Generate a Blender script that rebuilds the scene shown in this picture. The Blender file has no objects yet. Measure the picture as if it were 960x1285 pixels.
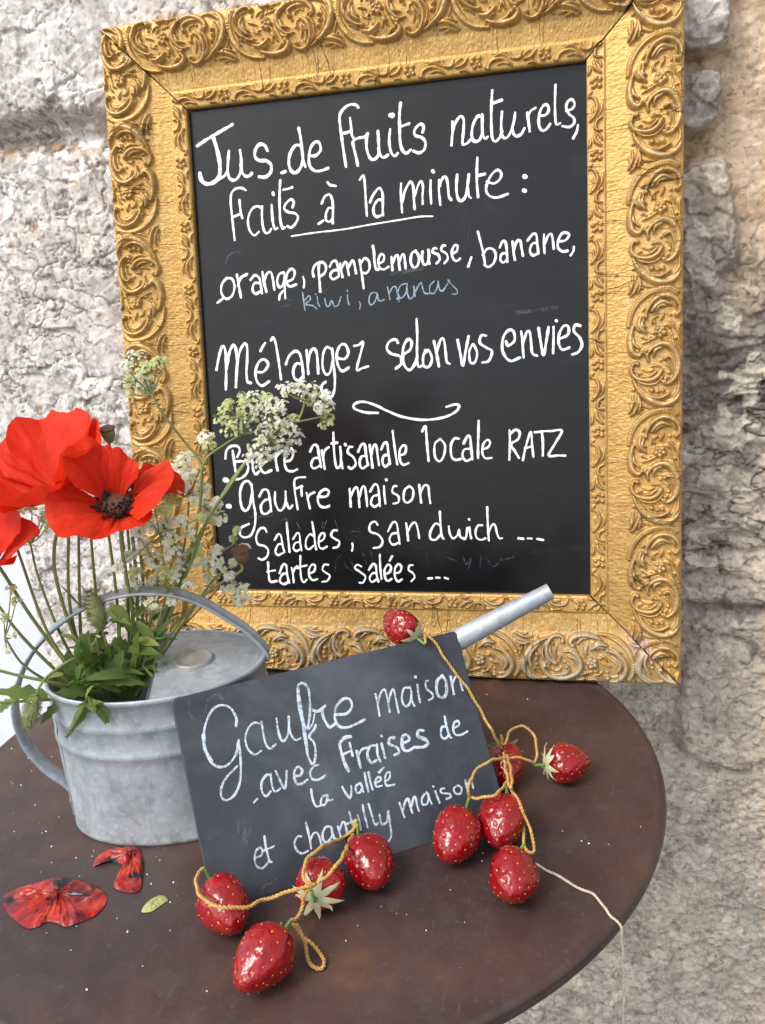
import bpy, math, random
import numpy as np
from mathutils import Vector, Matrix

random.seed(7)
C = bpy.context.scene.collection
R = math.radians

# ------------------------------------------------------------------ camera
CAM = np.array([0.2191981, -0.8725132, 1.2093149])
RW = np.array([[0.9716419852, 0.2225983911, -0.0797609486],
               [-0.0065541505, -0.3118338347, -0.9501140472],
               [-0.2363660187, 0.9236934642, -0.3015319028]])     # rows: right, down, forward
FPX = 1117.3515
cd = bpy.data.cameras.new('camera')
cam = bpy.data.objects.new('camera', cd)
C.objects.link(cam)
cd.sensor_fit = 'HORIZONTAL'
cd.sensor_width = 36
cd.lens = FPX / 960 * 36
cd.clip_start = .01
cd.clip_end = 500
mw = Matrix.Identity(4)
for i in range(3):
    mw[i][0] = RW[0][i]
    mw[i][1] = -RW[1][i]
    mw[i][2] = -RW[2][i]
    mw[i][3] = CAM[i]
cam.matrix_world = mw
bpy.context.scene.camera = cam

# ------------------------------------------------------------------ world, sun, exposure
w = bpy.data.worlds.new('World')
bpy.context.scene.world = w
w.use_nodes = True
nt = w.node_tree
sky = nt.nodes.new('ShaderNodeTexSky')
sky.sky_type = 'NISHITA'
sky.sun_disc = False
sunv = Vector((-.50, -.62, .95)).normalized()
sky.sun_elevation = math.asin(sunv.z)
sky.sun_rotation = math.atan2(sunv.x, sunv.y)
sky.air_density = 1.0
sky.dust_density = 3.0
hsv = nt.nodes.new('ShaderNodeHueSaturation')
hsv.inputs['Saturation'].default_value = .35
nt.links.new(sky.outputs[0], hsv.inputs['Color'])
bg = nt.nodes['Background']
nt.links.new(hsv.outputs[0], bg.inputs[0])
bg.inputs[1].default_value = .15
sd = bpy.data.lights.new('sun', 'SUN')
sd.energy = 1.15
sd.angle = R(22)
sd.color = (1, .95, .88)
so = bpy.data.objects.new('sun', sd)
C.objects.link(so)
so.rotation_euler = sunv.to_track_quat('Z', 'Y').to_euler()
vs = bpy.context.scene.view_settings
vs.view_transform = 'Standard'
vs.look = 'None'
vs.gamma = 1
vs.use_curve_mapping = False
vs.exposure = .78

# ------------------------------------------------------------------ helpers
T = .74                                    # height of the table top
def ray(px):
    px = np.atleast_2d(np.array(px, float))
    d = np.c_[(px[:, 0] - 480) / FPX, (px[:, 1] - 642.5) / FPX, np.ones(len(px))]
    return d @ RW
def hit(px, pt, n):
    r = ray(px); n = np.array(n, float)
    return CAM + r * (((np.array(pt) - CAM) @ n) / (r @ n))[:, None]
def tab(px, z=0.): return hit(px, (0, 0, T + z), (0, 0, 1))

def empty(name, loc=(0, 0, 0)):
    o = bpy.data.objects.new(name, None)
    o.empty_display_size = .02
    o.location = loc
    C.objects.link(o)
    return o
def tag(o, label=None, cat=None, group=None, kind=None):
    if label: o['label'] = label
    if cat: o['category'] = cat
    if group: o['group'] = group
    if kind: o['kind'] = kind
    return o
def link(name, me, parent=None, loc=None):
    o = bpy.data.objects.new(name, me)
    C.objects.link(o)
    if parent is not None: o.parent = parent
    if loc is not None: o.location = loc
    return o
class MB:
    """collects vertices and faces for ONE mesh; all coordinates in world space, moved to the parent's origin on build"""
    def __init__(s): s.v = []; s.f = []; s.m = []; s.n = 0; s.sm = []
    def add(s, v, f, mat=0, smooth=True):
        v = np.asarray(v, float).reshape(-1, 3)
        s.v.append(v)
        for q in f:
            s.f.append([i + s.n for i in q]); s.m.append(mat); s.sm.append(smooth)
        s.n += len(v)
    def build(s, name, mats, parent=None, origin=None):
        if not isinstance(mats, (list, tuple)): mats = [mats]
        v = np.concatenate(s.v)
        org = np.zeros(3)
        if parent is not None:
            org = np.array(world_loc(parent))
        elif origin is not None: org = np.array(origin)
        me = bpy.data.meshes.new(name)
        me.from_pydata((v - org).tolist(), [], s.f)
        for m in mats: me.materials.append(m)
        me.polygons.foreach_set('material_index', s.m)
        me.polygons.foreach_set('use_smooth', s.sm)
        me.update()
        o = link(name, me, parent)
        if parent is None and origin is not None: o.location = origin
        return o
def world_loc(o):
    l = Vector(o.location)
    while o.parent is not None:
        o = o.parent; l = l + Vector(o.location)
    return l
def grid_faces(nu, nv, cu=False, cv=False):
    f = []
    for i in range(nu if cu else nu - 1):
        for j in range(nv if cv else nv - 1):
            a = i * nv + j; b = ((i + 1) % nu) * nv + j
            c = ((i + 1) % nu) * nv + (j + 1) % nv; d = i * nv + (j + 1) % nv
            f.append((a, b, c, d))
    return f
def big_grid(name, P, mat, parent=None, uv=None, attrs=None):
    """P (nu,nv,3): a fast quad grid"""
    nu, nv = P.shape[:2]
    org = np.array(world_loc(parent)) if parent is not None else np.zeros(3)
    me = bpy.data.meshes.new(name)
    me.vertices.add(nu * nv)
    me.vertices.foreach_set('co', (P.reshape(-1, 3) - org).astype(np.float32).ravel())
    ii, jj = np.meshgrid(np.arange(nu - 1), np.arange(nv - 1), indexing='ij')
    a = (ii * nv + jj).ravel()
    q = np.stack([a, a + nv, a + nv + 1, a + 1], 1).astype(np.int32)
    n = len(q)
    me.loops.add(n * 4); me.polygons.add(n)
    me.loops.foreach_set('vertex_index', q.ravel())
    me.polygons.foreach_set('loop_start', np.arange(n, dtype=np.int32) * 4)
    me.polygons.foreach_set('loop_total', np.full(n, 4, np.int32))
    me.polygons.foreach_set('use_smooth', np.ones(n, bool))
    if uv is not None:
        l = me.uv_layers.new(name='UVMap')
        l.data.foreach_set('uv', uv.reshape(-1, 2)[q.ravel()].astype(np.float32).ravel())
    for k, arr in (attrs or {}).items():
        if arr.ndim == 3:
            at = me.attributes.new(k, 'FLOAT_COLOR', 'POINT')
            c = np.ones((nu * nv, 4), np.float32); c[:, :3] = arr.reshape(-1, 3)
            at.data.foreach_set('color', c.ravel())
        else:
            at = me.attributes.new(k, 'FLOAT', 'POINT')
            at.data.foreach_set('value', arr.astype(np.float32).ravel())
    me.materials.append(mat)
    me.update(calc_edges=True); me.validate()
    return link(name, me, parent)

def smooth(pts, n=6, closed=False):
    """Catmull-Rom through the points"""
    p = np.array(pts, float)
    if len(p) == 2 and not closed:
        t = np.linspace(0, 1, n + 1)[:, None]
        return p[0] * (1 - t) + p[1] * t
    if closed: q = np.concatenate([p[-1:], p, p[:2]])
    else: q = np.concatenate([2 * p[:1] - p[1:2], p, 2 * p[-1:] - p[-2:-1]])
    out = []
    for i in range(1, len(q) - 2):
        t = np.linspace(0, 1, n, endpoint=False)[:, None]
        a, b, c, d = q[i - 1], q[i], q[i + 1], q[i + 2]
        out.append(.5 * (2 * b + (c - a) * t + (2 * a - 5 * b + 4 * c - d) * t ** 2 + (3 * b - a - 3 * c + d) * t ** 3))
    if not closed: out.append(p[-1:])
    return np.concatenate(out)
def frames(p):
    t = np.gradient(p, axis=0); t /= np.linalg.norm(t, axis=1)[:, None] + 1e-12
    up = np.array([.31, .22, .92]); n = np.cross(t[0], up); n /= np.linalg.norm(n)
    N = [n]
    for i in range(1, len(p)):
        n = N[-1] - t[i] * (N[-1] @ t[i]); N.append(n / (np.linalg.norm(n) + 1e-12))
    N = np.array(N); return t, N, np.cross(t, N)
def tube(mb, pts, r, seg=8, mat=0, caps=True):
    p = np.array(pts, float); n = len(p)
    r = np.broadcast_to(np.interp(np.linspace(0, 1, n), np.linspace(0, 1, len(np.atleast_1d(r))), np.atleast_1d(r)), n)
    t, N, B = frames(p)
    a = np.linspace(0, 2 * math.pi, seg, endpoint=False)
    V = p[:, None] + r[:, None, None] * (np.cos(a)[None, :, None] * N[:, None] + np.sin(a)[None, :, None] * B[:, None])
    f = grid_faces(n, seg, cv=True)
    if caps: f += [tuple(range(seg)), tuple((n - 1) * seg + k for k in reversed(range(seg)))]
    mb.add(V, f, mat)
def basis(axis):
    a = np.array(axis, float); a /= np.linalg.norm(a)
    u = np.cross(a, (.13, .27, .95)); 
    if np.linalg.norm(u) < .1: u = np.cross(a, (1, 0, 0))
    u /= np.linalg.norm(u); return a, u, np.cross(a, u)

# numpy noise -----------------------------------------------------------------
def _h(ix, iy, s):
    h = (ix.astype(np.int64) * 374761393 + iy.astype(np.int64) * 668265263 + s * 974711) & 0xffffffff
    h = ((h ^ (h >> 13)) * 1274126177) & 0xffffffff
    return ((h ^ (h >> 16)) & 0xffff) / 65535.0
def vnoise(x, y, s=0):
    ix = np.floor(x); iy = np.floor(y); fx = x - ix; fy = y - iy
    fx = fx * fx * (3 - 2 * fx); fy = fy * fy * (3 - 2 * fy)
    ix = ix.astype(np.int64); iy = iy.astype(np.int64)
    return ((_h(ix, iy, s) * (1 - fx) + _h(ix + 1, iy, s) * fx) * (1 - fy) + (_h(ix, iy + 1, s) * (1 - fx) + _h(ix + 1, iy + 1, s) * fx) * fy)
def fbm(x, y, o=5, s=0, g=.5):
    v = 0; a = 1; tot = 0
    for k in range(o):
        v = v + a * vnoise(x * 2 ** k + 17.3 * k, y * 2 ** k - 9.1 * k, s + k); tot += a; a *= g
    return v / tot
def facets(x, y, s=0, slope=1.):
    """chipped stone: nearest jittered cell, each with its own tilt; returns height, cell id value, edge distance"""
    ix = np.floor(x).astype(np.int64); iy = np.floor(y).astype(np.int64)
    best = np.full(x.shape, 9.); sec = np.full(x.shape, 9.); hh = np.zeros(x.shape); cid = np.zeros(x.shape)
    for dx in (-1, 0, 1):
        for dy in (-1, 0, 1):
            cx = ix + dx; cy = iy + dy
            px = cx + _h(cx, cy, s); py = cy + _h(cx, cy, s + 1)
            ex = x - px; ey = y - py; d = ex * ex + ey * ey
            h = (_h(cx, cy, s + 2) - .5) + slope * (ex * (_h(cx, cy, s + 3) - .5) + ey * (_h(cx, cy, s + 4) - .5))
            m = d < best
            sec = np.where(m, best, np.minimum(sec, d))
            hh = np.where(m, h, hh); cid = np.where(m, _h(cx, cy, s + 5), cid); best = np.where(m, d, best)
    return hh, cid, np.sqrt(sec) - np.sqrt(best)
def sstep(a, b, x):
    t = np.clip((x - a) / (b - a), 0, 1); return t * t * (3 - 2 * t)

# materials -------------------------------------------------------------------
def srgb(r, g, b):
    f = lambda c: (c / 255 / 12.92) if c / 255 < .04045 else ((c / 255 + .055) / 1.055) ** 2.4
    return (f(r), f(g), f(b), 1)
class Mat:
    def __init__(s, name, rough=.5, metal=0., col=(.5, .5, .5, 1), spec=.5):
        s.m = bpy.data.materials.new(name); s.m.use_nodes = True
        s.t = s.m.node_tree; s.b = s.t.nodes['Principled BSDF']
        s.b.inputs['Base Color'].default_value = col
        s.b.inputs['Roughness'].default_value = rough
        s.b.inputs['Metallic'].default_value = metal
        s.b.inputs['Specular IOR Level'].default_value = spec
    def n(s, typ, **kw):
        nd = s.t.nodes.new('ShaderNode' + typ)
        for k, v in kw.items():
            if k in nd.inputs: s.set(nd.inputs[k], v)
            else: setattr(nd, k, v)
        return nd
    def set(s, inp, v):
        if isinstance(v, bpy.types.NodeSocket): s.t.links.new(v, inp)
        else: inp.default_value = v
    def coord(s, kind='Object', scale=(1, 1, 1), loc=(0, 0, 0)):
        tc = s.n('TexCoord'); mp = s.n('Mapping')
        s.t.links.new(tc.outputs[kind], mp.inputs[0])
        mp.inputs['Scale'].default_value = scale; mp.inputs['Location'].default_value = loc
        return mp.outputs[0]
    def noise(s, vec, scale, detail=4, rough=.55, dist=0.):
        nd = s.n('TexNoise'); s.t.links.new(vec, nd.inputs['Vector'])
        nd.inputs['Scale'].default_value = scale; nd.inputs['Detail'].default_value = detail
        nd.inputs['Roughness'].default_value = rough; nd.inputs['Distortion'].default_value = dist
        return nd.outputs[0]
    def ramp(s, fac, stops):
        nd = s.n('ValToRGB'); s.t.links.new(fac, nd.inputs[0]); e = nd.color_ramp.elements
        while len(e) < len(stops): e.new(.5)
        for q, (p, c) in zip(e, stops):
            q.position = p; q.color = c if len(c) == 4 else (*c, 1)
        return nd.outputs[0]
    def mix(s, fac, a, b, mode='MIX'):
        nd = s.n('Mix'); nd.data_type = 'RGBA'; nd.blend_type = mode
        s.set(nd.inputs[0], fac); s.set(nd.inputs[6], a); s.set(nd.inputs[7], b)
        return nd.outputs[2]
    def math(s, op, a, b=0., c=0.):
        nd = s.n('Math'); nd.operation = op
        s.set(nd.inputs[0], a); s.set(nd.inputs[1], b); s.set(nd.inputs[2], c)
        return nd.outputs[0]
    def bump(s, h, strength=.3, dist=.001, normal=None):
        nd = s.n('Bump'); s.t.links.new(h, nd.inputs['Height'])
        nd.inputs['Strength'].default_value = strength; nd.inputs['Distance'].default_value = dist
        if normal is not None: s.t.links.new(normal, nd.inputs['Normal'])
        s.t.links.new(nd.outputs[0], s.b.inputs['Normal']); return nd.outputs[0]
    def base(s, c): s.set(s.b.inputs['Base Color'], c)
    def rough(s, c): s.set(s.b.inputs['Roughness'], c)
    def attr(s, name):
        nd = s.n('Attribute'); nd.attribute_name = name; return nd
G = lambda v: (v, v, v, 1)

# ------------------------------------------------------------------ the setting
# stone wall
m = Mat('rough_stone', .9, spec=.25)
v = m.coord()
at = m.attr('tone')
sp = m.noise(v, 260, 4, .7)
sp2 = m.noise(v, 70, 5, .65)
c = m.mix(1., at.outputs['Color'], m.ramp(sp, [(.3, G(.70)), (.42, G(1.)), (.72, G(1.12))]), 'MULTIPLY')
c = m.mix(1., c, m.ramp(sp2, [(.32, G(.72)), (.42, G(1.)), (.7, G(1.1))]), 'MULTIPLY')
vo = m.n('TexVoronoi'); m.t.links.new(v, vo.inputs['Vector']); vo.inputs['Scale'].default_value = 190
dk = m.ramp(vo.outputs['Distance'], [(.1, G(.0)), (.2, G(1.))])
pick = m.ramp(m.noise(v, 120, 2), [(.57, G(0)), (.62, G(1))])
c = m.mix(m.math('MULTIPLY', pick, m.math('SUBTRACT', 1., dk)), c, (.06, .055, .05, 1))
def chips(scale, dist):
    nz = m.n('TexNoise'); m.t.links.new(v, nz.inputs['Vector']); nz.inputs['Scale'].default_value = scale * .6; nz.inputs['Detail'].default_value = 3
    ad = m.n('VectorMath'); ad.operation = 'MULTIPLY_ADD'
    m.t.links.new(nz.outputs['Color'], ad.inputs[0]); ad.inputs[1].default_value = (dist, dist, dist); m.t.links.new(v, ad.inputs[2])
    vo_ = m.n('TexVoronoi'); m.t.links.new(ad.outputs[0], vo_.inputs['Vector']); vo_.inputs['Scale'].default_value = scale
    sc_ = m.n('SeparateColor'); m.t.links.new(vo_.outputs['Color'], sc_.inputs[0])
    return sc_.outputs[0], sc_.outputs[1]
k1, k1b = chips(85, .012); k2, k2b = chips(190, .006)
c = m.mix(1., c, m.ramp(k1, [(.0, G(.84)), (.5, G(.98)), (1., G(1.07))]), 'MULTIPLY')
c = m.mix(1., c, m.ramp(k2, [(.0, G(.60)), (.20, G(.93)), (.8, G(1.04)), (1., G(1.14))]), 'MULTIPLY')
m.base(c)
h = m.math('ADD', m.math('MULTIPLY', sp, .35), m.math('MULTIPLY', sp2, .6))
h = m.math('ADD', h, m.math('ADD', m.math('MULTIPLY', k1b, .55), m.math('MULTIPLY', k2b, .30)))
m.bump(h, .38, .0030)
STONE = m.m

xs = np.concatenate([np.linspace(-.572, .56, 720), np.linspace(.57, 2.6, 60)])
zs = np.concatenate([np.linspace(0, .06, 5)[:-1], np.linspace(.06, 1.56, 980), np.linspace(1.57, 2.7, 40)])
X, Z = np.meshgrid(xs, zs, indexing='ij')
wx = X + .03 * (fbm(X * 9, Z * 9, 4, 3) - .5); wz = Z + .03 * (fbm(X * 9, Z * 9, 4, 8) - .5)
f1, id1, e1 = facets(wx * 26, wz * 30, 11, 1.6)
f2, id2, e2 = facets(wx * 62 + 3, wz * 70, 21, 1.6)
f3, id3, e3 = facets(wx * 130 + 3, wz * 140, 31, 1.6)
big = fbm(X * 4, Z * 4, 4, 40) - .5
fine = fbm(X * 60, Z * 60, 4, 50) - .5
right = sstep(-.02, .12, X)                                      # left: one pale block, right: darker rubble
left_d = .0036 * f1 + .0014 * f2 + .0005 * f3 + .005 * big + .0014 * fine
# joint between two courses on the left
jz = 1.348 + .012 * (fbm(X * 8, X * 0 + 2.2, 3, 60) - .5)
jn = np.exp(-((Z - jz) / .016) ** 2)
low = sstep(jz - .006, jz + .004, Z)                             # the upper block stands proud
left_d = left_d * (1 - .7 * jn) + .016 * low - .020 * jn - .010 * np.exp(-((Z - jz - .008) / .006) ** 2)
def ridge(fx, fz, s, wid, o=4):
    return np.exp(-((fbm(wx * fx + 31, wz * fz + 7, o, s) - .5) / wid) ** 2)
ckL = np.maximum(ridge(16, 22, 301, .008) * sstep(.50, .60, fbm(X * 11, Z * 11, 3, 303)), .8 * ridge(40, 52, 305, .012) * sstep(.48, .58, fbm(X * 19, Z * 19, 3, 307)))
left_d = left_d - .0030 * ckL
# right: layered rock
lx, lz = X + .02 * (fbm(X * 14, Z * 14, 3, 71) - .5), Z + .024 * (fbm(X * 7, Z * 12, 4, 72) - .5) + .18 * (X - .35) * .4
g1, gid, ge = facets(lx * 12, lz * 34, 81, 1.5)
g2, gid2, ge2 = facets(lx * 30, lz * 66, 91, 1.5)
layer = sstep(.74, .80, Z) * (1 - sstep(.98, 1.16, Z))
ledges = np.abs(fbm(X * 5 + 3, (Z + .1 * X) * 26, 4, 95) - .5) * 2
right_d = (.007 * g1 + .005 * g2) * layer + .0030 * f1 * (1 - layer) + .0030 * f2 + .0008 * f3 + .014 * big + .004 * fine - .008 * layer * np.exp(-(ledges / .07) ** 2) + .002 * f3
def blob(cx, cz, rx, rz, p=3., wob=.25, s=0):
    q = (np.abs((X - cx) / rx) ** p + np.abs((Z - cz) / rz) ** p) ** (1 / p)
    return q + wob * (fbm(X * 30, Z * 30, 3, s) - .5) * 2
bl1 = 1 - sstep(.72, 1.02, blob(.322, 1.385, .030, .040, 3, .25, 100))
bl2 = 1 - sstep(.75, 1.0, blob(.314, 1.305, .031, .031, 3.4, .2, 110))
bl3 = 1 - sstep(.8, 1.03, blob(.315, 1.185, .047, .068, 2.6, .3, 120))
mort = sstep(1.17, 1.22, Z + .05 * (fbm(X * 18, Z * 18, 3, 130) - .5) + (X - .34) * .55)
rock = np.maximum.reduce([bl1, bl2, bl3])
right_d = right_d * (1 - .6 * mort) - .020 * mort * (1 - rock) + rock * (.012 + .006 * f1 + .004 * f2)
st_ = blob(.372, .625, .062, .085, 2.6, .22, 190)
bld = 1 - sstep(.80, 1.0, st_); rim_ = np.exp(-((st_ - 1.02) / .07) ** 2) * (X < .40)
right_d = right_d + .010 * bld - .004 * rim_
j2 = np.exp(-((Z - (.755 + .02 * (fbm(X * 10, X * 0, 3, 140) - .5))) / .007) ** 2)
ckR = np.maximum(ridge(9, 24, 311, .010) * sstep(.36, .50, fbm(X * 7, Z * 9, 3, 313)), ridge(24, 40, 315, .014) * sstep(.44, .56, fbm(X * 12, Z * 14, 3, 317)))
ckR = ckR * (1 - .75 * mort) * (.35 + .65 * layer)
right_d = right_d - .010 * j2 - .0045 * ckR
D = left_d * (1 - right) + right_d * right
D = D * sstep(-.572, -.556, X) - .02 * (1 - sstep(-.572, -.556, X))
Y = .142 - D
# colours of the stone itself
def col(*c): return np.array(srgb(*c)[:3])
n1 = fbm(X * 26, Z * 30, 6, 150, .62); n2 = fbm(X * 7, Z * 7, 4, 160); n3 = fbm(X * 70, Z * 70, 3, 165)
def lerp(a, b, t): return a * (1 - t[..., None]) + b * t[..., None]
Lc = lerp(np.ones(X.shape + (3,)) * col(203, 196, 193), col(234, 229, 226), np.clip(id1 * .5 + id2 * .4 + id3 * .3 - .1, 0, 1))
Lc = lerp(Lc, col(190, 184, 180), sstep(.72, .9, id3) * .5 + sstep(.8, .86, id2) * .45)
Lc = lerp(Lc, col(176, 170, 166), sstep(.60, .74, n1) * .6)
Lc = lerp(Lc, col(222, 208, 192), sstep(.58, .68, n2) * .35)
Lc = lerp(Lc, col(172, 156, 138), np.clip(np.exp(-((Z - jz + .012) / .018) ** 2), 0, 1) * .75)
Lc = lerp(Lc, col(178, 140, 100), sstep(.80, .84, fbm(X * 45, Z * 45, 2, 170)) * .6)
ida = np.where(layer > .5, gid * .6 + gid2 * .5, id1 * .5 + id2 * .45 + id3 * .2)
Rc = lerp(np.ones(X.shape + (3,)) * col(152, 143, 134), col(204, 197, 187), np.clip(ida - .05, 0, 1))
Rc = lerp(Rc, col(104, 99, 95), sstep(.55, .66, n1) * .7)
Rc = lerp(Rc, col(126, 120, 115), sstep(.93, 1.0, Z) * (1 - sstep(1.13, 1.2, Z)) * (.35 + .5 * sstep(.35, .6, n1)))
Rc = lerp(Rc, col(212, 206, 194), sstep(.63, .66, fbm(X * 34, Z * 34, 3, 180)) * .8)
Rc = lerp(Rc, col(178, 156, 130), sstep(.56, .68, n2) * .40)
lowp = 1 - sstep(.62, .76, Z)
Rc = lerp(Rc, lerp(np.ones(X.shape + (3,)) * col(168, 159, 150), col(214, 205, 195), np.clip(sstep(.38, .62, n1) * .6 + id3 * .5, 0, 1)), lowp * .7)
Rc = lerp(Rc, col(214, 204, 192), layer * (1 - sstep(.88, .95, Z)) * sstep(.45, .6, gid2 * .6 + gid * .4) * .7)
Rc = lerp(Rc, col(70, 63, 58), ckR * .75)
Rc = lerp(Rc, col(88, 80, 74), j2 * .55)
Lc = lerp(Lc, col(134, 127, 122), ckL * .7)
Mc = lerp(np.ones(X.shape + (3,)) * col(178, 158, 134), col(206, 188, 166), sstep(.35, .65, n1))
Rc = lerp(Rc, col(96, 89, 83), rim_ * .40 * sstep(.35, .6, fbm(X * 25, Z * 25, 3, 195))); Rc = lerp(Rc, col(196, 186, 174), bld * .4)
Rc = lerp(Rc, Mc, mort)
Bc = lerp(np.ones(X.shape + (3,)) * col(160, 155, 151), col(208, 203, 198), np.clip(sstep(.4, .62, n3 * .5 + id1 * .5), 0, 1))
Rc = lerp(Rc, Bc, rock * (1 - .4 * bl3))
spk = sstep(.60, .66, fbm(X * 150, Z * 150, 3, 401)) * sstep(.46, .60, fbm(X * 20, Z * 20, 3, 403))
Lc = lerp(Lc, col(118, 112, 110), spk * .75)
Lc = lerp(Lc, col(247, 244, 240), sstep(.58, .64, fbm(X * 90, Z * 90, 3, 405)) * sstep(.5, .6, fbm(X * 16, Z * 16, 3, 407)) * .8)
Rc = Rc * np.array([1.05, 1.0, .93]); Lc = Lc * np.array([.92, .905, .89])
tone = lerp(Lc, Rc, right)
wall = big_grid('stone_wall', np.stack([X, Y, Z], -1), STONE, attrs={'tone': tone})
tag(wall, 'rough stone wall of pale and grey blocks behind the gilded frame', 'wall')
# the wall's own body behind its face
mb = MB()
x0, x1, y1, z1 = -.572, 2.6, .75, 2.7
n = len(zs)
side = np.concatenate([np.c_[np.full(n, x0), Y[0], zs], np.c_[np.full(n, x0), np.full(n, y1), zs]])
mb.add(side, [(i, i + 1, n + i + 1, n + i) for i in range(n - 1)], 0, False)
k = len(xs)
topp = np.concatenate([np.c_[xs, Y[:, -1], np.full(k, z1)], np.c_[xs, np.full(k, y1), np.full(k, z1)]])
mb.add(topp, [(i, i + 1, k + i + 1, k + i) for i in range(k - 1)], 0, False)
mb.add([(x0, y1, 0), (x1, y1, 0), (x1, y1, z1), (x0, y1, z1)], [(0, 1, 2, 3)], 0, False)
ms = Mat('stone_return', .9, spec=.2); vv = ms.coord()
ms.base(ms.ramp(ms.noise(vv, 40, 6, .65), [(.3, srgb(140, 132, 126)), (.6, srgb(200, 194, 189))])); ms.bump(ms.noise(vv, 60, 6, .7), .7, .01)
mb.build('wall_body', ms.m, wall)

# ground and the pale wall beyond the corner
mg = Mat('paving', .9, spec=.2); vv = mg.coord()
mg.base(mg.ramp(mg.noise(vv, 30, 6, .7), [(.3, G(.13)), (.7, G(.22))])); mg.bump(mg.noise(vv, 120, 4), .4, .004)
mb = MB(); mb.add([(-60, -60, 0), (60, -60, 0), (60, 60, 0), (-60, 60, 0)], [(0, 1, 2, 3)], 0, False)
tag(mb.build('ground', mg.m), kind='structure')
mp = Mat('pale_render', .85, spec=.2); vv = mp.coord()
mp.base(mp.ramp(mp.noise(vv, 9, 5, .6), [(.3, srgb(206, 210, 222)), (.7, srgb(222, 226, 236))])); mp.bump(mp.noise(vv, 160, 3), .2, .002)
mb = MB()
bx = np.array([(x, y, z) for x in (-4.5, -.64) for y in (.80, 1.05) for z in (0, 2.5)])
mb.add(bx, [(0, 1, 3, 2), (4, 6, 7, 5), (0, 4, 5, 1), (2, 3, 7, 6), (1, 5, 7, 3), (0, 2, 6, 4)], 0, False)
tag(mb.build('rendered_wall', mp.m), 'smooth pale bluish white wall glimpsed past the corner of the stone wall', 'wall')
# ------------------------------------------------------------------ the round table
TC = np.array([-.0524, -.1939]); TR = .3253
m = Mat('rusty_brown_paint', .42, spec=.5)
v = m.coord()
nA = m.noise(v, 6, 6, .65, .4); nB = m.noise(v, 34, 6, .7); nC = m.noise(v, 260, 3, .6)
c = m.ramp(nA, [(.30, (.034, .018, .018, 1)), (.46, (.047, .026, .025, 1)), (.57, (.070, .037, .028, 1)), (.70, (.140, .066, .034, 1))])
c = m.mix(m.ramp(nB, [(.50, G(0)), (.72, G(.75))]), c, (.062, .044, .040, 1))
c = m.mix(m.ramp(nC, [(.60, G(0)), (.75, G(.5))]), c, (.11, .085, .075, 1))
m.base(c)
m.rough(m.ramp(nB, [(.35, G(.36)), (.65, G(.58))]))
scr = m.n('Mapping'); m.t.links.new(v, scr.inputs[0]); scr.inputs['Scale'].default_value = (40, 3, 1); scr.inputs['Rotation'].default_value = (0, 0, .6)
sc1 = m.ramp(m.noise(scr.outputs[0], 8, 3, .6, .5), [(.64, G(0)), (.70, G(.35))])
c = m.mix(sc1, c, (.11, .085, .078, 1)); m.base(c)
m.bump(m.math('ADD', nB, m.math('MULTIPLY', nC, .35)), .3, .0014)
TABLE = m.m
table = tag(empty('round_table', (TC[0], TC[1], 0)), 'round brown metal table with rusty patches standing against the stone wall', 'table')
def lathe(mb, prof, cx, cy, seg=192, mat=0):
    a = np.linspace(0, 2 * math.pi, seg, endpoint=False)
    P = np.array([[(cx + r * math.cos(t), cy + r * math.sin(t), z) for t in a] for r, z in prof])
    mb.add(P, grid_faces(len(prof), seg, cv=True), mat)
mb = MB()
prof = [(.0005, T), (.08, T), (.16, T), (.24, T), (.29, T), (.3135, T), (.3165, T - .0002), (.319, T + .0004), (.3218, T + .0002), (.3238, T - .0012), (.3248, T - .0030), (.3243, T - .0046), (.3246, T - .0056),
        (.3252, T - .0070), (.3248, T - .0095), (.3236, T - .0112), (.3215, T - .012), (.318, T - .0118), (.316, T - .010), (.3150, T - .006), (.30, T - .004), (.0005, T - .004)]
lathe(mb, prof, *TC); mb.build('table_top', TABLE, table)
mb = MB(); lathe(mb, [(.03, T - .004), (.03, T - .03), (.022, T - .05), (.02, .4), (.022, .12), (.034, .08), (.034, .055), (.001, .05)], *TC, 32); mb.build('column', TABLE, table)
for k in range(3):
    a = k * 2 * math.pi / 3 + .5; d = np.array([math.cos(a), math.sin(a)])
    mb = MB(); tube(mb, smooth([(*(TC + d * .02), .09), (*(TC + d * .10), .10), (*(TC + d * .19), .05), (*(TC + d * .23), .0125)], 6), [.014, .011, .012], 10)
    mb.build('leg', TABLE, table)

# ------------------------------------------------------------------ gilded frame and its blackboard
BO = np.array([0, .0545644, 1.0888552])                      # centre of the board plane
BX = np.array([1., 0, 0]); BY = np.array([0, .17791774, .98404536]); BZ = np.array([0, -.98404536, .17791774])
def bw(b): b = np.asarray(b, float); return BO + b[..., 0:1] * BX + b[..., 1:2] * BY + b[..., 2:3] * BZ
def board(px, Z=0.):
    w_ = hit(px, BO + BZ * Z, BZ) - BO
    return np.c_[w_ @ BX, w_ @ BY, w_ @ BZ]
IW, IH, MW = .21, .26464, .08836                             # half inner width, half inner height, moulding width

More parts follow.
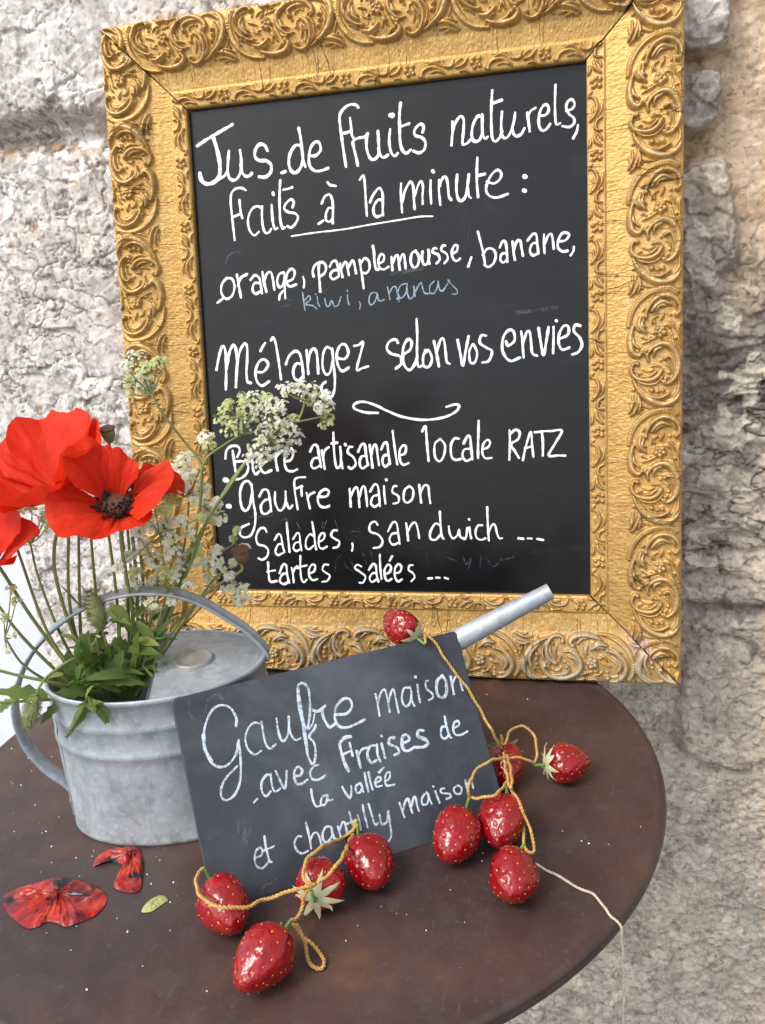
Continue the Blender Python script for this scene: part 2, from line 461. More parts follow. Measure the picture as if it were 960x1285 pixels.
TS = 2.0                                                      # panel units per tile cell
def raster(nx, ny, strokes, balls, H):
    h = np.zeros((int(nx / TS), int(ny / TS)))
    def put(x, y, w_, hh, wrap):
        x /= TS; y /= TS; w_ /= TS
        i0, i1 = max(0, int(x - w_)), min(h.shape[0] - 1, int(x + w_) + 1)
        if i1 < i0: return
        I = np.arange(i0, i1 + 1); J = np.arange(int(y - w_), int(y + w_) + 2)
        d = ((I[:, None] - x) ** 2 + (J[None] - y) ** 2) / w_ ** 2
        q = hh * np.sqrt(np.clip(1 - d, 0, 1))
        Jm = J % h.shape[1]
        h[np.ix_(I, Jm)] = np.maximum(h[np.ix_(I, Jm)], q)
    for pts, w0, wm, w1, hh in strokes:
        p = smooth(pts, 14); n = len(p)
        t = np.linspace(0, 1, n)
        ww = np.where(t < .5, w0 + (wm - w0) * np.sin(t * math.pi), w1 + (wm - w1) * np.sin(t * math.pi))
        for (x, y), q in zip(p, ww): put(x, y, max(q, 3), hh * (.55 + .45 * q / max(w0, wm, w1)), True)
    for x, y, r, hh in balls: put(x, y, r, hh, True)
    return h * H
def P(s): return [tuple(map(float, q.split(','))) for q in s.split()]
o0 = 15
big_s = []; big_b = []
def st(s, w0, wm, w1, hh=1.): big_s.append(([(x - o0, y - 170) for x, y in P(s)], w0, wm, w1, hh))
def bl(x, y, r, hh=1.): big_b.append((x - o0, y - 170, r, hh))
st('755,425 778,395 768,335 715,283 640,268 565,300 515,365 497,425', 10, 25, 12); bl(750, 425, 25); bl(497, 432, 20)
st('548,388 588,340 640,318 705,345', 16, 24, 8, .9); st('575,395 612,352 665,345', 6, 10, 5, .8)
st('372,470 388,400 432,322 500,262 580,228 680,222 755,262', 8, 17, 8, .55)
for k, (x, y) in enumerate(smooth(P('352,500 368,400 415,310 490,245 575,212 690,205 760,240'), 5)): bl(x, y, 17, .62)
st('405,482 378,550 366,635 385,715 430,752 470,730', 10, 30, 16); st('395,600 402,650 440,690', 6, 13, 12, .8); bl(462, 728, 24)
st('345,590 350,690 378,748 408,772', 5, 9, 5, .6)
st('455,430 440,490 462,530 502,572', 10, 28, 6); st('480,450 470,500 505,520', 6, 12, 5, .9); st('430,480 425,520 450,560', 5, 12, 5, .8)
for k in range(5):
    a = k * 1.2566 + .3; bl(615 + 34 * math.cos(a), 562 + 32 * math.sin(a), 25, .85)
bl(615, 562, 17, 1.0)
st('470,652 530,628 600,592', 5, 11, 6, .6); st('618,470 636,430 645,398', 5, 10, 4, .6); st('575,500 560,460', 5, 8, 4, .5)
st('518,805 512,750 550,695 620,662 690,676 742,738 770,830 752,920 702,982 655,992 630,968', 8, 30, 10); st('560,770 575,715 630,690', 4, 15, 8, .9)
st('500,760 495,715 540,680', 5, 16, 6, .8)
st('655,778 695,768 722,805 735,865 728,915', 14, 18, 6, .85); bl(655, 782, 21)
bl(655, 975, 18, 1.)
st('430,818 398,815 376,868 396,920 450,952 530,960 592,930 622,885', 10, 20, 24); bl(425, 820, 22)
st('388,890 430,965 510,996 585,985 640,930', 5, 11, 8, .75); st('460,930 530,925 585,888', 4, 13, 10, .9)
st('395,955 430,1030 490,1100 570,1148 660,1165 742,1130 788,1055', 8, 34, 12); st('440,1005 520,1088 610,1112 690,1075', 5, 15, 12, 1.08)
st('420,1000 470,1085 560,1135', 4, 9, 4, 1.1); st('700,1140 760,1060 770,1000', 6, 18, 6, .9)
bl(545, 1045, 23, .9); bl(592, 1056, 22, .9); bl(636, 1050, 20, .85)
st('440,1080 432,1150 402,1225 368,1262', 6, 18, 5, .8); st('388,1082 390,1160 358,1235', 5, 10, 8, .7); st('450,1110 452,1180 430,1240', 5, 12, 5, .8)
st('785,500 762,540 775,600', 8, 14, 6, .8); st('700,560 722,640 745,690', 5, 9, 5, .5); st('760,560 770,640 782,700', 5, 9, 5, .5)
for s_ in ('360,560 400,520 430,470', '700,300 735,345 745,390', '520,300 500,350 470,390', '600,430 560,450 545,500', '690,470 720,500 735,545', '540,850 580,840 620,850', '470,870 520,885 570,870', '660,830 690,850 700,900', '690,940 660,950 645,940', '350,640 372,690 395,735', '760,940 772,1000 765,1060', '420,930 440,905 470,900', '470,1060 530,1120 600,1150', '640,1140 700,1120 740,1085', '455,1160 500,1185 560,1200', '600,1195 660,1200 720,1185', '360,1130 372,1180 360,1215', '700,640 730,660 755,700', '480,600 510,615 545,600', '660,510 690,520 700,545'):
    st(s_, 4, 9, 4, .55)
for x_, y_ in ((470, 600), (700, 430), (560, 830), (620, 800), (690, 905), (745, 620), (395, 1040), (770, 1110), (470, 1200), (640, 1185), (720, 230), (460, 290)): bl(x_, y_, 11, .5)
H1 = raster(780, 1005, big_s, big_b, 1.)
small_s = []; small_b = []
def st2(s, w0, wm, w1, hh=1.): small_s.append(([(x - 15, y - 70) for x, y in P(s)], w0, wm, w1, hh))
st2('45,88 85,112 102,180 82,240 42,288', 6, 15, 8); st2('58,165 66,220 50,262', 5, 9, 6, .8); st2('128,140 138,200 100,262', 4, 9, 4, .7)
st2('140,268 98,292 90,355 140,372', 9, 15, 6); st2('75,385 88,450 132,492', 6, 17, 10); st2('100,385 132,420 140,450', 5, 10, 5, .8)
st2('42,425 45,470 20,505', 6, 12, 8, .8); st2('60,640 40,655 30,690', 5, 10, 5, .7)
for x, y in ((60, 555), (95, 535), (92, 585), (128, 548), (125, 600), (70, 600)): small_b.append((x - 15, y - 70, 19, .85))
st2('150,120 146,260', 4, 6, 4, .5)
H2 = raster(150, 590, small_s, small_b, 1.)
def sample(h, x, y):
    x = np.clip(x / TS, 0, h.shape[0] - 1.001); y = y / TS
    i = np.floor(x).astype(int); j = np.floor(y).astype(int); fx = x - i; fy = y - j
    n = h.shape[1]; j0 = j % n; j1 = (j + 1) % n
    return (h[i, j0] * (1 - fx) + h[i + 1, j0] * fx) * (1 - fy) + (h[i, j1] * (1 - fx) + h[i + 1, j1] * fx) * fy

m = Mat('aged_gilding', .4, metal=.55, spec=.4)
uv = m.n('UVMap').outputs[0]
def muv(scale, loc=(0, 0, 0)):
    q = m.n('Mapping'); m.t.links.new(uv, q.inputs[0]); q.inputs['Scale'].default_value = scale; q.inputs['Location'].default_value = loc; return q.outputs[0]
nG = m.noise(muv((1, 1, 1)), 35, 5, .65)
nF = m.noise(muv((1, 4., 1)), 300, 5, .75)
c = m.ramp(nG, [(.3, (.44, .255, .075, 1)), (.5, (.54, .33, .105, 1)), (.7, (.62, .40, .145, 1))])
c = m.mix(m.ramp(nF, [(.50, G(0)), (.60, G(.85))]), c, (.27, .155, .055, 1))
worn = m.attr('worn').outputs['Fac']
c = m.mix(worn, c, (.40, .33, .22, 1))
bare = m.attr('bare').outputs['Fac']
wood = m.ramp(m.noise(muv((6, 1, 1)), 90, 4), [(.3, (.30, .16, .10, 1)), (.7, (.62, .45, .35, 1))])
c = m.mix(bare, c, wood)
# crackle: irregular hairlines across each moulding
def crack(sc, dist, wid):
    vo = m.n('TexVoronoi'); vo.feature = 'DISTANCE_TO_EDGE'
    nz = m.n('TexNoise'); m.t.links.new(uv, nz.inputs['Vector']); nz.inputs['Scale'].default_value = 60
    mp_ = m.n('Mapping'); m.t.links.new(uv, mp_.inputs[0]); mp_.inputs['Scale'].default_value = sc
    ad = m.n('VectorMath'); ad.operation = 'MULTIPLY_ADD'
    m.t.links.new(nz.outputs['Color'], ad.inputs[0]); ad.inputs[1].default_value = (dist, dist, 0); m.t.links.new(mp_.outputs[0], ad.inputs[2])
    m.t.links.new(ad.outputs[0], vo.inputs['Vector']); vo.inputs['Scale'].default_value = 1
    return m.ramp(vo.outputs['Distance'], [(0., G(1)), (wid, G(0))])
ck = m.math('MULTIPLY', crack((9, 95, 1), .45, .022), m.ramp(m.noise(muv((1, 1, 1), (3, 1, 0)), 26, 3), [(.46, G(0)), (.58, G(1))]))
c = m.mix(m.math('MULTIPLY', ck, .8), c, (.05, .03, .015, 1))
m.base(c)
m.set(m.b.inputs['Metallic'], m.math('MULTIPLY', m.math('SUBTRACT', 1., m.math('MAXIMUM', bare, m.math('MULTIPLY', worn, .7))), .55))
m.rough(m.ramp(nG, [(.3, G(.36)), (.7, G(.52))]))
hh = m.math('SUBTRACT', m.math('MULTIPLY', nF, .5), ck)
m.bump(hh, .6, .0009)
GOLD = m.m

frame = tag(empty('framed_blackboard', (0, 0, T)), 'large blackboard in an ornate gilded frame, covered with white handwriting, leaning on the stone wall', 'menu board')
def rail(out, along, half, phase, worn_k, seed):
    """out/along: 2-vectors in the board plane; half: half inner length; phase: where a tile starts"""
    nu, nv = 130, int(2 * (half + MW) / .00082)
    u = np.linspace(0, 1, nu)
    tt = np.linspace(-1, 1, nv)
    Lu = half + u * MW - .0009
    S = Lu[:, None] * tt[None]; U = np.repeat(u[:, None], nv, 1)
    zb = np.interp(u, [0, .02, .19, .196, .203, .30, .42, .55, .7, .85, .97, 1.0], [0, .0012, .0032, .0030, .0022, .0036, .0058, .0095, .0122, .0136, .0132, .0124])
    h1 = sample(H1, U * 780, (S - phase) / .1168 * 1005)
    h2 = sample(H2, U * 780, (S - phase) / .0672 * 590)
    zone1 = sstep(.405, .43, U) * (1 - sstep(.985, 1., U)); zone2 = sstep(.005, .02, U) * (1 - sstep(.17, .185, U))
    jit = fbm(S * 60 + seed, U * 9, 3, seed)
    relief = h1 * zone1 * .0060 * (.8 + .4 * jit) + h2 * zone2 * .0036 * (.8 + .4 * jit)
    rip = (fbm(S * 900, U * 26, 4, seed + 5) - .5) * .0008 * sstep(.2, .23, U) * (1 - sstep(.40, .5, U))
    Zb = zb[:, None] + relief + rip + (fbm(S * 300, U * 26, 3, seed + 9) - .5) * .0004
    pos = np.stack([U * 0, U * 0, Zb], -1)
    ou = np.array(out, float); al = np.array(along, float)
    base = np.array([ou[0] * IW, ou[1] * IH])
    xy = base + ou * (U * MW)[..., None] + al * S[..., None]
    pos[..., 0] = xy[..., 0]; pos[..., 1] = xy[..., 1]
    # side and inner faces: extra rows
    inner = pos[0].copy(); inner[:, 2] = -.0075
    outer = pos[-1].copy(); outer[:, 2] = -.0080
    rnd = pos[-1].copy(); rnd[:, :2] += ou * .0008; rnd[:, 2] -= .0015
    outer[:, :2] += ou * .0008
    back = inner.copy(); back[:, 2] = -.0080; back[:, :2] -= 0
    allp = np.concatenate([inner[None], pos, rnd[None], outer[None], back[None]])
    uvm = np.stack([U * MW, S], -1)
    uvm = np.concatenate([uvm[:1] - [.007, 0], uvm, uvm[-1:] + [.002, 0], uvm[-1:] + [.02, 0], uvm[-1:] + [.03, 0]])
    wn = np.clip(worn_k * sstep(.35, .75, np.maximum(h1 * zone1, h2 * zone2 * .7) + .55 * (fbm(S * 40, U * 6, 4, seed + 20) - .5)), 0, 1)
    wn = np.maximum(wn, worn_k * .55 * sstep(.55, .68, fbm(S * 22 + 5, U * 5, 4, seed + 30)) * sstep(.38, .46, U))
    return allp, uvm, wn, U, S, ou, al
def pad(a): return np.concatenate([a[:1], a, a[-1:], a[-1:], a[-1:]])
sides = [((1, 0), (0, -1), IH, -.1644, .25, 11), ((0, 1), (1, 0), IW, -.1546, .12, 22), ((-1, 0), (0, 1), IH, .0179, .15, 33), ((0, -1), (-1, 0), IW, -.2565, .68, 44)]
for out, along, half, ph, wk, sd_ in sides:
    allp, uvm, wn, U, S, ou, al = rail(out, along, half, ph, wk, sd_)
    b_ = pad(U * 0); Wn = pad(wn)
    # bare wood where the gilding is knocked off at the mitres
    if out == (0, -1):
        e = S + half                                     # bottom rail, right-hand mitre is at the start
        d = np.abs(e + U * MW) + .035 * np.abs(U - .60)
        b_ = pad(1 - sstep(.006, .012, d + .012 * (fbm(S * 90, U * 8, 3, 60) - .5)) ) * pad(sstep(.34, .40, U) * (1 - sstep(.72, .80, U)))
        Wn = np.where(pad(sstep(.3, .4, U)) > .5, np.clip(Wn + .25 * pad(sstep(.5, .62, fbm(S * 16, U * 4, 4, 66))), 0, 1), Wn)
    if out == (1, 0):
        e = half - S
        d = np.abs(e + U * MW) + .10 * np.abs(U - .62)
        b_ = pad((1 - sstep(.011, .016, d + .01 * (fbm(S * 90, U * 8, 3, 61) - .5))) * sstep(.5, .53, U))
        b_ = np.maximum(b_, pad((1 - sstep(.006, .010, np.abs(e + U * MW) + .3 * np.abs(1 - U)))))
    if out == (-1, 0):
        e = S - half
        b_ = pad((1 - sstep(.0045, .007, np.hypot(e - .062, (U - .66) * MW))))
    big_grid('moulding', bw(allp), GOLD, frame, uvm, {'bare': b_, 'worn': Wn})

# the blackboard panel
m = Mat('blackboard_paint', .3, spec=.34)
v = m.coord()
q = m.n('Mapping'); m.t.links.new(v, q.inputs[0]); q.inputs['Scale'].default_value = (3, 3, 16)
s1 = m.noise(q.outputs[0], 4, 6, .65); s2 = m.noise(v, 22, 5, .6)
c = m.ramp(s1, [(.35, (.004, .004, .0048, 1)), (.62, (.006, .0065, .0082, 1)), (.8, (.014, .016, .021, 1))])
c = m.mix(m.ramp(s2, [(.55, G(0)), (.8, G(.35))]), c, (.022, .024, .028, 1))
m.base(c); m.rough(m.ramp(s2, [(.3, G(.18)), (.7, G(.27))])); m.bump(m.noise(v, 300, 3), .05, .0006)
BLACK = m.m
mb = MB()
a, b = IW + .006, IH + .006
cor = bw([(x, y, z) for z in (-.0062, -.0078) for x, y in ((-a, -b), (a, -b), (a, b), (-a, b))])
mb.add(cor, [(0, 1, 2, 3), (7, 6, 5, 4), (0, 4, 5, 1), (1, 5, 6, 2), (2, 6, 7, 3), (3, 7, 4, 0)], 0, False)
panel = mb.build('writing_panel', BLACK, frame)
BZW = -.0062

# ------------------------------------------------------------------ handwriting (each stroke a thin raised ribbon lying on its board)
def parse(s): return [P(q) for q in s.split(';')]
class Pen:
    def __init__(s, conv, nrm): s.conv = conv; s.n = np.array(nrm, float); s.mb = None; s.k = 0
    def panel(s, ox, oy, sc): s.o = (ox, oy); s.sc = sc
    def begin(s): s.mb = MB()
    def w(s, txt, width):
        for pts in parse(txt):
            p = np.array(pts) / s.sc + np.array(s.o)
            c_ = s.conv(smooth(p, 7))
            # metres per pixel here
            mpp = np.linalg.norm(np.diff(s.conv(np.array([p[0], p[0] + [1, 0]])), axis=0))
            r = width / s.sc * mpp * (.405 if s.n[2] < .3 else .43)
            t = np.gradient(c_, axis=0); t /= np.linalg.norm(t, axis=1)[:, None] + 1e-12
            side_ = np.cross(s.n, t)
            nn = len(c_); L = np.r_[0, np.cumsum(np.linalg.norm(np.diff(c_, axis=0), axis=1))]
            rr = r * (1 + .13 * np.sin(L * 260 + s.k * 2.1) + .09 * np.sin(L * 730 + s.k) + .06 * np.sin(L * 2100 + s.k * 3)) * (.90 + .2 * ((s.k * 37) % 11) / 10)
            # round ends
            ext = []; 
            for e, sgn in ((0, -1), (-1, 1)):
                ext.append([(c_[e] + t[e] * sgn * rr[e] * math.sin(f), rr[e] * math.cos(f)) for f in (.5, 1.0, 1.35)])
            pts_ = [q_[0] for q_ in reversed(ext[0])] + list(c_) + [q_[0] for q_ in ext[1]]
            ws = [q_[1] for q_ in reversed(ext[0])] + list(rr) + [q_[1] for q_ in ext[1]]
            sd2 = [side_[0]] * 3 + list(side_) + [side_[-1]] * 3
            N_ = len(pts_); pts_ = np.array(pts_); ws = np.array(ws)[:, None]; sd2 = np.array(sd2)
            lift = s.n * ((.00012 + s.k * 2.5e-6) + np.linspace(0, 2e-5, N_)[:, None])
            V = np.stack([pts_ - sd2 * ws, pts_ - sd2 * ws * .5 + s.n * .00010, pts_ + sd2 * ws * .5 + s.n * .00010, pts_ + sd2 * ws], 1) + lift[:, None]
            s.mb.add(V, grid_faces(N_, 4)); s.k += 1
    def end(s, mat, parent, name='lettering'): s.mb.build(name, mat, parent)
def chalkmat(name, colr, lo, hi, cut):
    m = Mat(name, .75, col=colr, spec=.2); v = m.coord()
    nz = m.noise(v, 420, 4, .7)
    nz2 = m.noise(v, 60, 3, .6)
    f = m.ramp(m.math('ADD', m.math('MULTIPLY', nz, .6), m.math('MULTIPLY', nz2, .4)), [(cut, G(lo)), (cut + .12, G(hi))])
    m.set(m.b.inputs['Alpha'], f)
    return m.m
WHITE = chalkmat('white_paint_marker', (.83, .86, .88, 1), .82, 1., .36)
BLUEW = chalkmat('thin_bluish_chalk', (.33, .43, .56, 1), .4, .9, .42)
SLATEW = chalkmat('pale_chalk', (.56, .65, .77, 1), .35, .95, .40)
GHOST = chalkmat('wiped_chalk', (.20, .22, .25, 1), .02, .35, .46)

pen = Pen(lambda p: bw(board(p, BZW)), BZ)
# line 1
pen.begin(); pen.panel(235, 120, 5.647)
pen.w('70,357 140,310 200,275 260,240 320,205', 27); pen.w('182,290 205,360 222,430 232,500 228,570 205,602 170,622 135,625 105,605 92,570 90,552', 33)
pen.w('215,603 262,570 285,535', 18)
pen.w('295,395 290,460 287,540 300,585 330,600 362,578 382,520 382,450 374,388;379,490 390,545 412,570 437,570 456,552', 24)
pen.w('570,392 550,355 515,345 485,380 480,430 510,460 562,462 595,495 590,545 555,576 510,575;668,548 695,538', 24)
pen.w('790,232 805,310 815,400 825,470 838,505;803,352 765,355 730,410 720,480 738,535 772,545 805,508 820,450', 23)
pen.w('862,425 910,425 945,385 935,335 905,330 875,370 862,440 870,500 905,533 950,532 998,514', 23)
pen.panel(395, 110, 5.647)
pen.w('308,140 290,122 245,122 200,155 177,200 180,270 195,380 208,470 222,562;250,215 258,280 262,330 275,358;195,325 230,318 260,305;270,395 280,440 295,500 305,552;268,385 300,360 350,350 372,330', 22)
pen.w('375,325 366,380 370,440 390,495 415,510 445,488 455,440 452,380 448,310;452,430 462,475 488,495 518,478;535,295 528,360 532,420 545,465 568,485 588,465', 23)
pen.w('535,195 549,197', 38)
pen.w('608,110 600,200 602,300 605,380 620,440 650,465 680,440;610,275 640,265 668,255;765,315 772,280 755,258 725,275 705,310 715,340 760,355 785,390 775,440 740,462 700,450', 22)
pen.panel(555, 90, 5.333)
pen.w('68,335 68,400 65,450 62,492;68,420 85,350 120,300 143,318 143,380 138,440 137,485 165,480 190,455', 21)
pen.w('262,300 235,300 205,360 198,430 215,465 245,460 265,420 268,350 268,285;268,380 275,430 290,448 305,435', 21)
pen.w('335,125 330,200 328,300 330,390 337,450 357,466 385,440 400,400;338,212 370,200 398,190;400,270 395,340 397,410 412,443 440,435 465,385 480,330 488,275;470,370 477,415 500,432 530,415 550,380', 21)
pen.w('570,275 575,320 582,370 585,400;572,305 590,265 625,242;650,295 690,290 712,260 705,225 680,225 655,265 645,330 655,380 680,395 705,375 722,350', 20)
pen.w('758,88 755,170 755,260 762,350 790,345;832,262 870,248 886,215 866,185 838,205 830,245 850,285 880,310 882,345 850,370 805,365;908,358 900,400 877,445', 20)
pen.end(WHITE, panel)
# line 2
pen.begin(); pen.panel(235, 120, 5.647)
pen.w('415,670 385,655 345,660 315,690 308,750 315,830 325,920 337,1025;370,740 375,790 380,830 390,865;325,860 355,848 380,838', 20)
pen.w('522,792 490,785 455,810 432,870 435,930 455,975 480,990 508,965;530,788 530,860 537,930 555,973 580,968 595,945;598,775 602,840 608,900 622,945 640,940', 19); pen.w('608,690 611,702', 28)
pen.w('660,600 655,680 655,780 660,880 675,940 690,935;680,668 715,660 745,650;747,792 755,755 735,735 700,765 688,800 715,825 765,835 785,865 765,910 735,935 710,925', 20)
pen.panel(395, 110, 5.647)
pen.w('50,820 70,775 103,757 123,790 130,850 128,920 128,960;126,858 100,852 80,895 82,940 105,950 124,928;90,670 110,690 150,697;28,965 62,942', 19)
pen.w('318,655 345,622 355,680 360,760 365,840 370,910;392,812 415,760 455,712 478,740 483,800 482,870 485,905;480,800 450,795 420,840 418,890 440,915 475,903', 20)
pen.w('612,680 610,740 615,820 620,885;620,815 635,745 660,690 680,668 698,700 702,780 708,860;708,770 730,700 753,662 767,700 764,770 765,825;822,655 820,730 826,825', 20); pen.w('835,590 842,598', 24)
pen.w('882,655 880,720 885,780 890,830', 20)
pen.panel(555, 90, 5.333)
pen.w('-14,765 -8,735 10,705 28,712 38,760 44,830 60,858;100,690 95,760 98,820 113,860 135,862 157,830 170,760 178,690;172,780 178,830 192,845;235,575 232,650 232,740 240,838;240,695 265,690 285,685', 20)
pen.w('300,735 345,748 385,720 395,680 370,658 330,690 300,750 295,800 320,833 370,842 440,818', 20)
pen.w('550,701 558,704;547,795 554,798', 38)
pen.panel(395, 110, 5.647); pen.w('-164,1053 0,1028 200,1005 400,970 600,938 740,915 838,912', 13)
pen.end(WHITE, panel)
# line 3
pen.begin(); pen.panel(260, 290, 4.)
pen.w('52,360 78,340;100,235 75,265 72,310 95,340 125,325 138,280 125,240 97,237;150,220 158,265 170,333;155,275 170,235 200,217', 14)
pen.w('218,245 240,222 262,237 270,275 275,312;266,262 238,262 228,295 245,315 270,300;278,205 285,255 298,305;285,255 300,215 320,207 330,240 338,295', 14)
pen.w('383,208 362,217 352,250 362,282 382,268 390,222;388,210 389,270 393,338;380,302 365,322 362,346;400,255 430,240 440,205 422,190 402,215 398,255 415,278 448,268;482,230 488,255 485,283', 13)
pen.w('562,165 560,200 565,260 568,303;535,228 530,200 545,168 580,157 597,180 590,210 565,230;615,180 628,155 648,152 658,190 662,226;655,195 632,200 618,222 632,242 658,230', 14)
pen.w('668,165 672,195 680,230;675,190 690,157 700,162 708,200 712,222;708,185 725,152 735,152 742,180 748,212;765,145 772,190 780,240 786,288;770,165 790,137 812,152 815,190 797,212 778,207', 14)
pen.w('832,75 838,110 840,150 847,188 860,193;862,165 885,150 888,124 872,117 860,145 864,180 885,193 910,180', 14)
pen.panel(490, 270, 3.918)
pen.w('5,205 8,240 10,270;8,240 25,202 37,202 42,240 46,268;45,228 58,194 67,197 72,230 75,262;125,175 105,190 100,230 115,258 135,245 140,205 124,175', 14)
pen.w('158,180 155,215 165,243 183,235 190,200 187,172;188,215 193,240;228,165 215,162 208,182 235,195 242,220 226,238;270,150 258,150 250,172 275,190 282,215 265,237;305,190 326,177 330,152 315,150 302,180 308,213 325,226 342,214', 14)
pen.w('398,208 390,230 383,252;430,82 440,120 455,180 465,238;455,195 475,167 503,167 518,195 508,235 482,255 463,245;537,160 550,132 565,132 572,170 575,230;572,187 547,192 541,220 555,233 572,220', 14)
pen.w('600,130 605,180 612,220;605,180 620,132 638,127 645,165 652,200;674,125 700,94 717,97 722,140 728,190;720,137 697,142 686,175 700,198 727,188;755,95 755,140 758,188;757,145 775,102 791,94 798,122 803,165', 14)
pen.w('822,130 858,125 878,100 867,87 842,92 825,125 824,160 845,178 870,176;902,155 900,175 886,198', 14)
pen.end(WHITE, panel)
pen.begin(); pen.panel(260, 290, 4.)
pen.w('480,310 485,350 492,398;492,345 512,325 518,345 495,367 530,375 552,390;553,330 557,362 566,380;545,316 546,319;590,340 600,375 614,375 625,350 640,377 658,370 672,332;705,320 706,345 713,369;704,299 705,302;765,355 770,370 766,391', 8)
pen.w('850,310 825,312 812,345 822,371 842,355 855,315;855,318 860,345 875,351 890,343;905,280 913,315 918,343;915,312 930,284 947,281 955,310 964,355', 8)
pen.panel(490, 270, 3.918)
pen.w('32,412 45,408;75,337 50,347 38,380 50,408 72,390 82,347;82,337 84,385 96,411 112,400 117,380 115,347 118,375 122,400;120,385 138,347 151,332 158,355 168,383 190,386;215,325 195,347 195,380 215,384 232,350 235,325;235,330 241,363 255,373 275,348 290,320;282,318 305,345 328,370 325,387 302,388', 8)
pen.end(BLUEW, panel)
# line 4
pen.begin(); pen.panel(260, 410, 4.364)
pen.w('52,235 62,180 78,118 94,110 103,160 105,250 103,343;108,230 120,150 143,100 158,125 165,190 161,270 158,330;162,230 178,140 204,94 219,110 220,180 216,250 222,300 240,308', 17)
pen.w('268,247 308,247 335,208 315,180 287,190 266,240 272,295 300,323 340,300;318,90 305,110 293,133;350,75 362,60 375,88 388,160 398,230 405,288', 16)
pen.w('432,205 450,160 483,134 508,150 520,200 527,262 528,280;515,205 490,202 473,235 477,278 500,294 524,275;545,130 550,190 555,258;552,205 565,142 585,120 600,142 606,200 609,255', 16)
pen.w('680,122 655,112 636,150 633,220 650,260 673,250 687,190;685,120 692,200 700,280 697,345 682,383 650,390 628,358 630,320 650,302;712,172 753,176 774,142 758,100 730,102 710,150 717,210 740,243 775,225;805,105 830,100 855,85 840,150 820,234 850,227 882,217', 16)
pen.panel(440, 380, 3.2)
pen.w('190,160 180,147 155,157 146,185 165,205 198,215 203,245 182,264;215,206 240,187 245,157 230,147 212,180 212,240 235,270 256,250 265,225;265,65 268,130 267,200 272,255 292,250', 12)
pen.w('312,190 293,210 294,252 315,256 327,225 315,192 300,192;335,155 345,200 355,255;345,205 360,152 374,147 381,190 386,235 398,245;430,150 440,200 451,252 462,195 474,135;490,167 477,195 481,238 500,238 508,200 494,167;545,132 525,132 519,160 545,180 568,195 555,233 529,240', 12)
pen.w('624,155 633,172 658,152 655,117 635,110 613,140 611,195 640,233 680,220;685,115 690,160 695,220;691,172 705,122 719,117 725,160 730,202 750,213;755,102 763,155 775,210 785,160 795,98;815,97 815,150 813,203;840,145 873,127 874,95 855,94 838,125 836,163 850,188 878,180;922,92 902,90 897,115 920,140 929,170 914,198 889,208', 12)
pen.w('825,71 827,73', 15); pen.w('110,442 60,440 17,425 16,407 50,397 100,411 150,435 210,458 290,470 370,461 420,439 436,415 420,408 385,418', 11)
pen.end(WHITE, panel)
# line 5
pen.begin(); pen.panel(270, 520, 4.174)
pen.w('52,343 62,344', 30)
pen.w('55,230 60,190 85,167 118,167 130,190 117,222;92,190 100,240 108,300;110,247 150,247 174,270 165,310 135,335 105,342;195,235 200,290 214,313 230,300;235,257 268,245 280,217 262,202 240,225 237,275 258,306 295,293;250,165 268,180', 15)
pen.w('315,205 320,250 328,293;319,228 332,205 350,192;365,247 398,237 411,197 395,177 371,200 364,250 377,290 405,298 430,288;498,195 515,162 536,167 545,215 556,275;545,227 517,232 504,265 520,283 550,268', 15)
pen.w('560,190 568,240 575,285;566,218 577,187 595,172;620,95 622,160 627,230 637,278 655,270 660,225 656,170;610,152 640,148;660,240 668,282;720,170 702,172 696,200 725,225 737,260 716,284 700,276', 15); pen.w('682,157 684,160', 16)
pen.w('750,195 765,162 784,157 791,210 801,265;790,217 767,222 757,255 771,283 796,268;810,160 818,220 825,278;818,222 830,167 844,162 851,210 859,265;870,185 885,152 901,152 908,200 916,258;908,212 884,217 877,250 891,273 912,258;930,87 938,150 946,210 955,262', 15)
pen.panel(490, 510, 4.)
pen.w('45,246 73,235 78,202 62,197 46,225 50,275 67,293 92,284;160,125 175,100 180,130 185,200 192,273;245,167 223,190 224,250 246,276 268,248 274,195 250,162;345,162 321,162 304,195 307,250 327,268 352,264', 14)
pen.w('368,185 385,152 399,152 405,200 411,265;402,212 371,217 362,250 381,273 405,263;443,73 442,130 440,200 440,258;462,216 489,205 501,182 488,167 466,190 462,235 477,260 508,258', 14)
pen.w('598,120 600,180 597,268;600,140 628,117 649,132 640,165 605,190 625,225 645,258;665,270 680,200 705,127 711,190 718,253;675,210 712,200;760,125 765,180 765,246;725,130 770,125 800,123;800,125 860,121 830,180 795,245 840,246 878,247', 14)
pen.end(WHITE, panel)
# line 6
pen.begin(); pen.panel(270, 520, 4.174)
pen.w('68,480 76,481', 30)
pen.w('812,405 835,367 853,377 860,430 864,480;855,422 828,430 817,465 837,483 860,468;885,375 887,420 893,468', 14); pen.w('897,342 898,344', 16)
pen.w('705,390 708,430 711,482;710,435 728,392 745,385 752,430 757,485;755,435 770,385 785,380 792,425 797,480', 14)
pen.panel(270, 590, 4.571)
pen.w('210,87 190,62 160,77 144,130 152,205 175,233 199,205 212,140;210,80 220,180 232,250 228,320 205,373 167,385 143,365 152,330 195,308', 16)
pen.w('255,150 275,114 303,117 315,170 324,237;315,167 287,172 264,205 272,245 300,248 322,225;345,125 345,180 365,228 389,223 405,180 405,122;408,180 425,220 445,202;518,40 480,42 457,57 457,110 466,170 475,225;460,107 500,92;495,92 498,148', 15)
pen.w('525,130 535,175 545,220;531,168 542,142 570,127;590,152 638,150 654,122 630,110 602,130 590,170 602,203 630,213 655,205', 15)
pen.panel(490, 510, 4.)
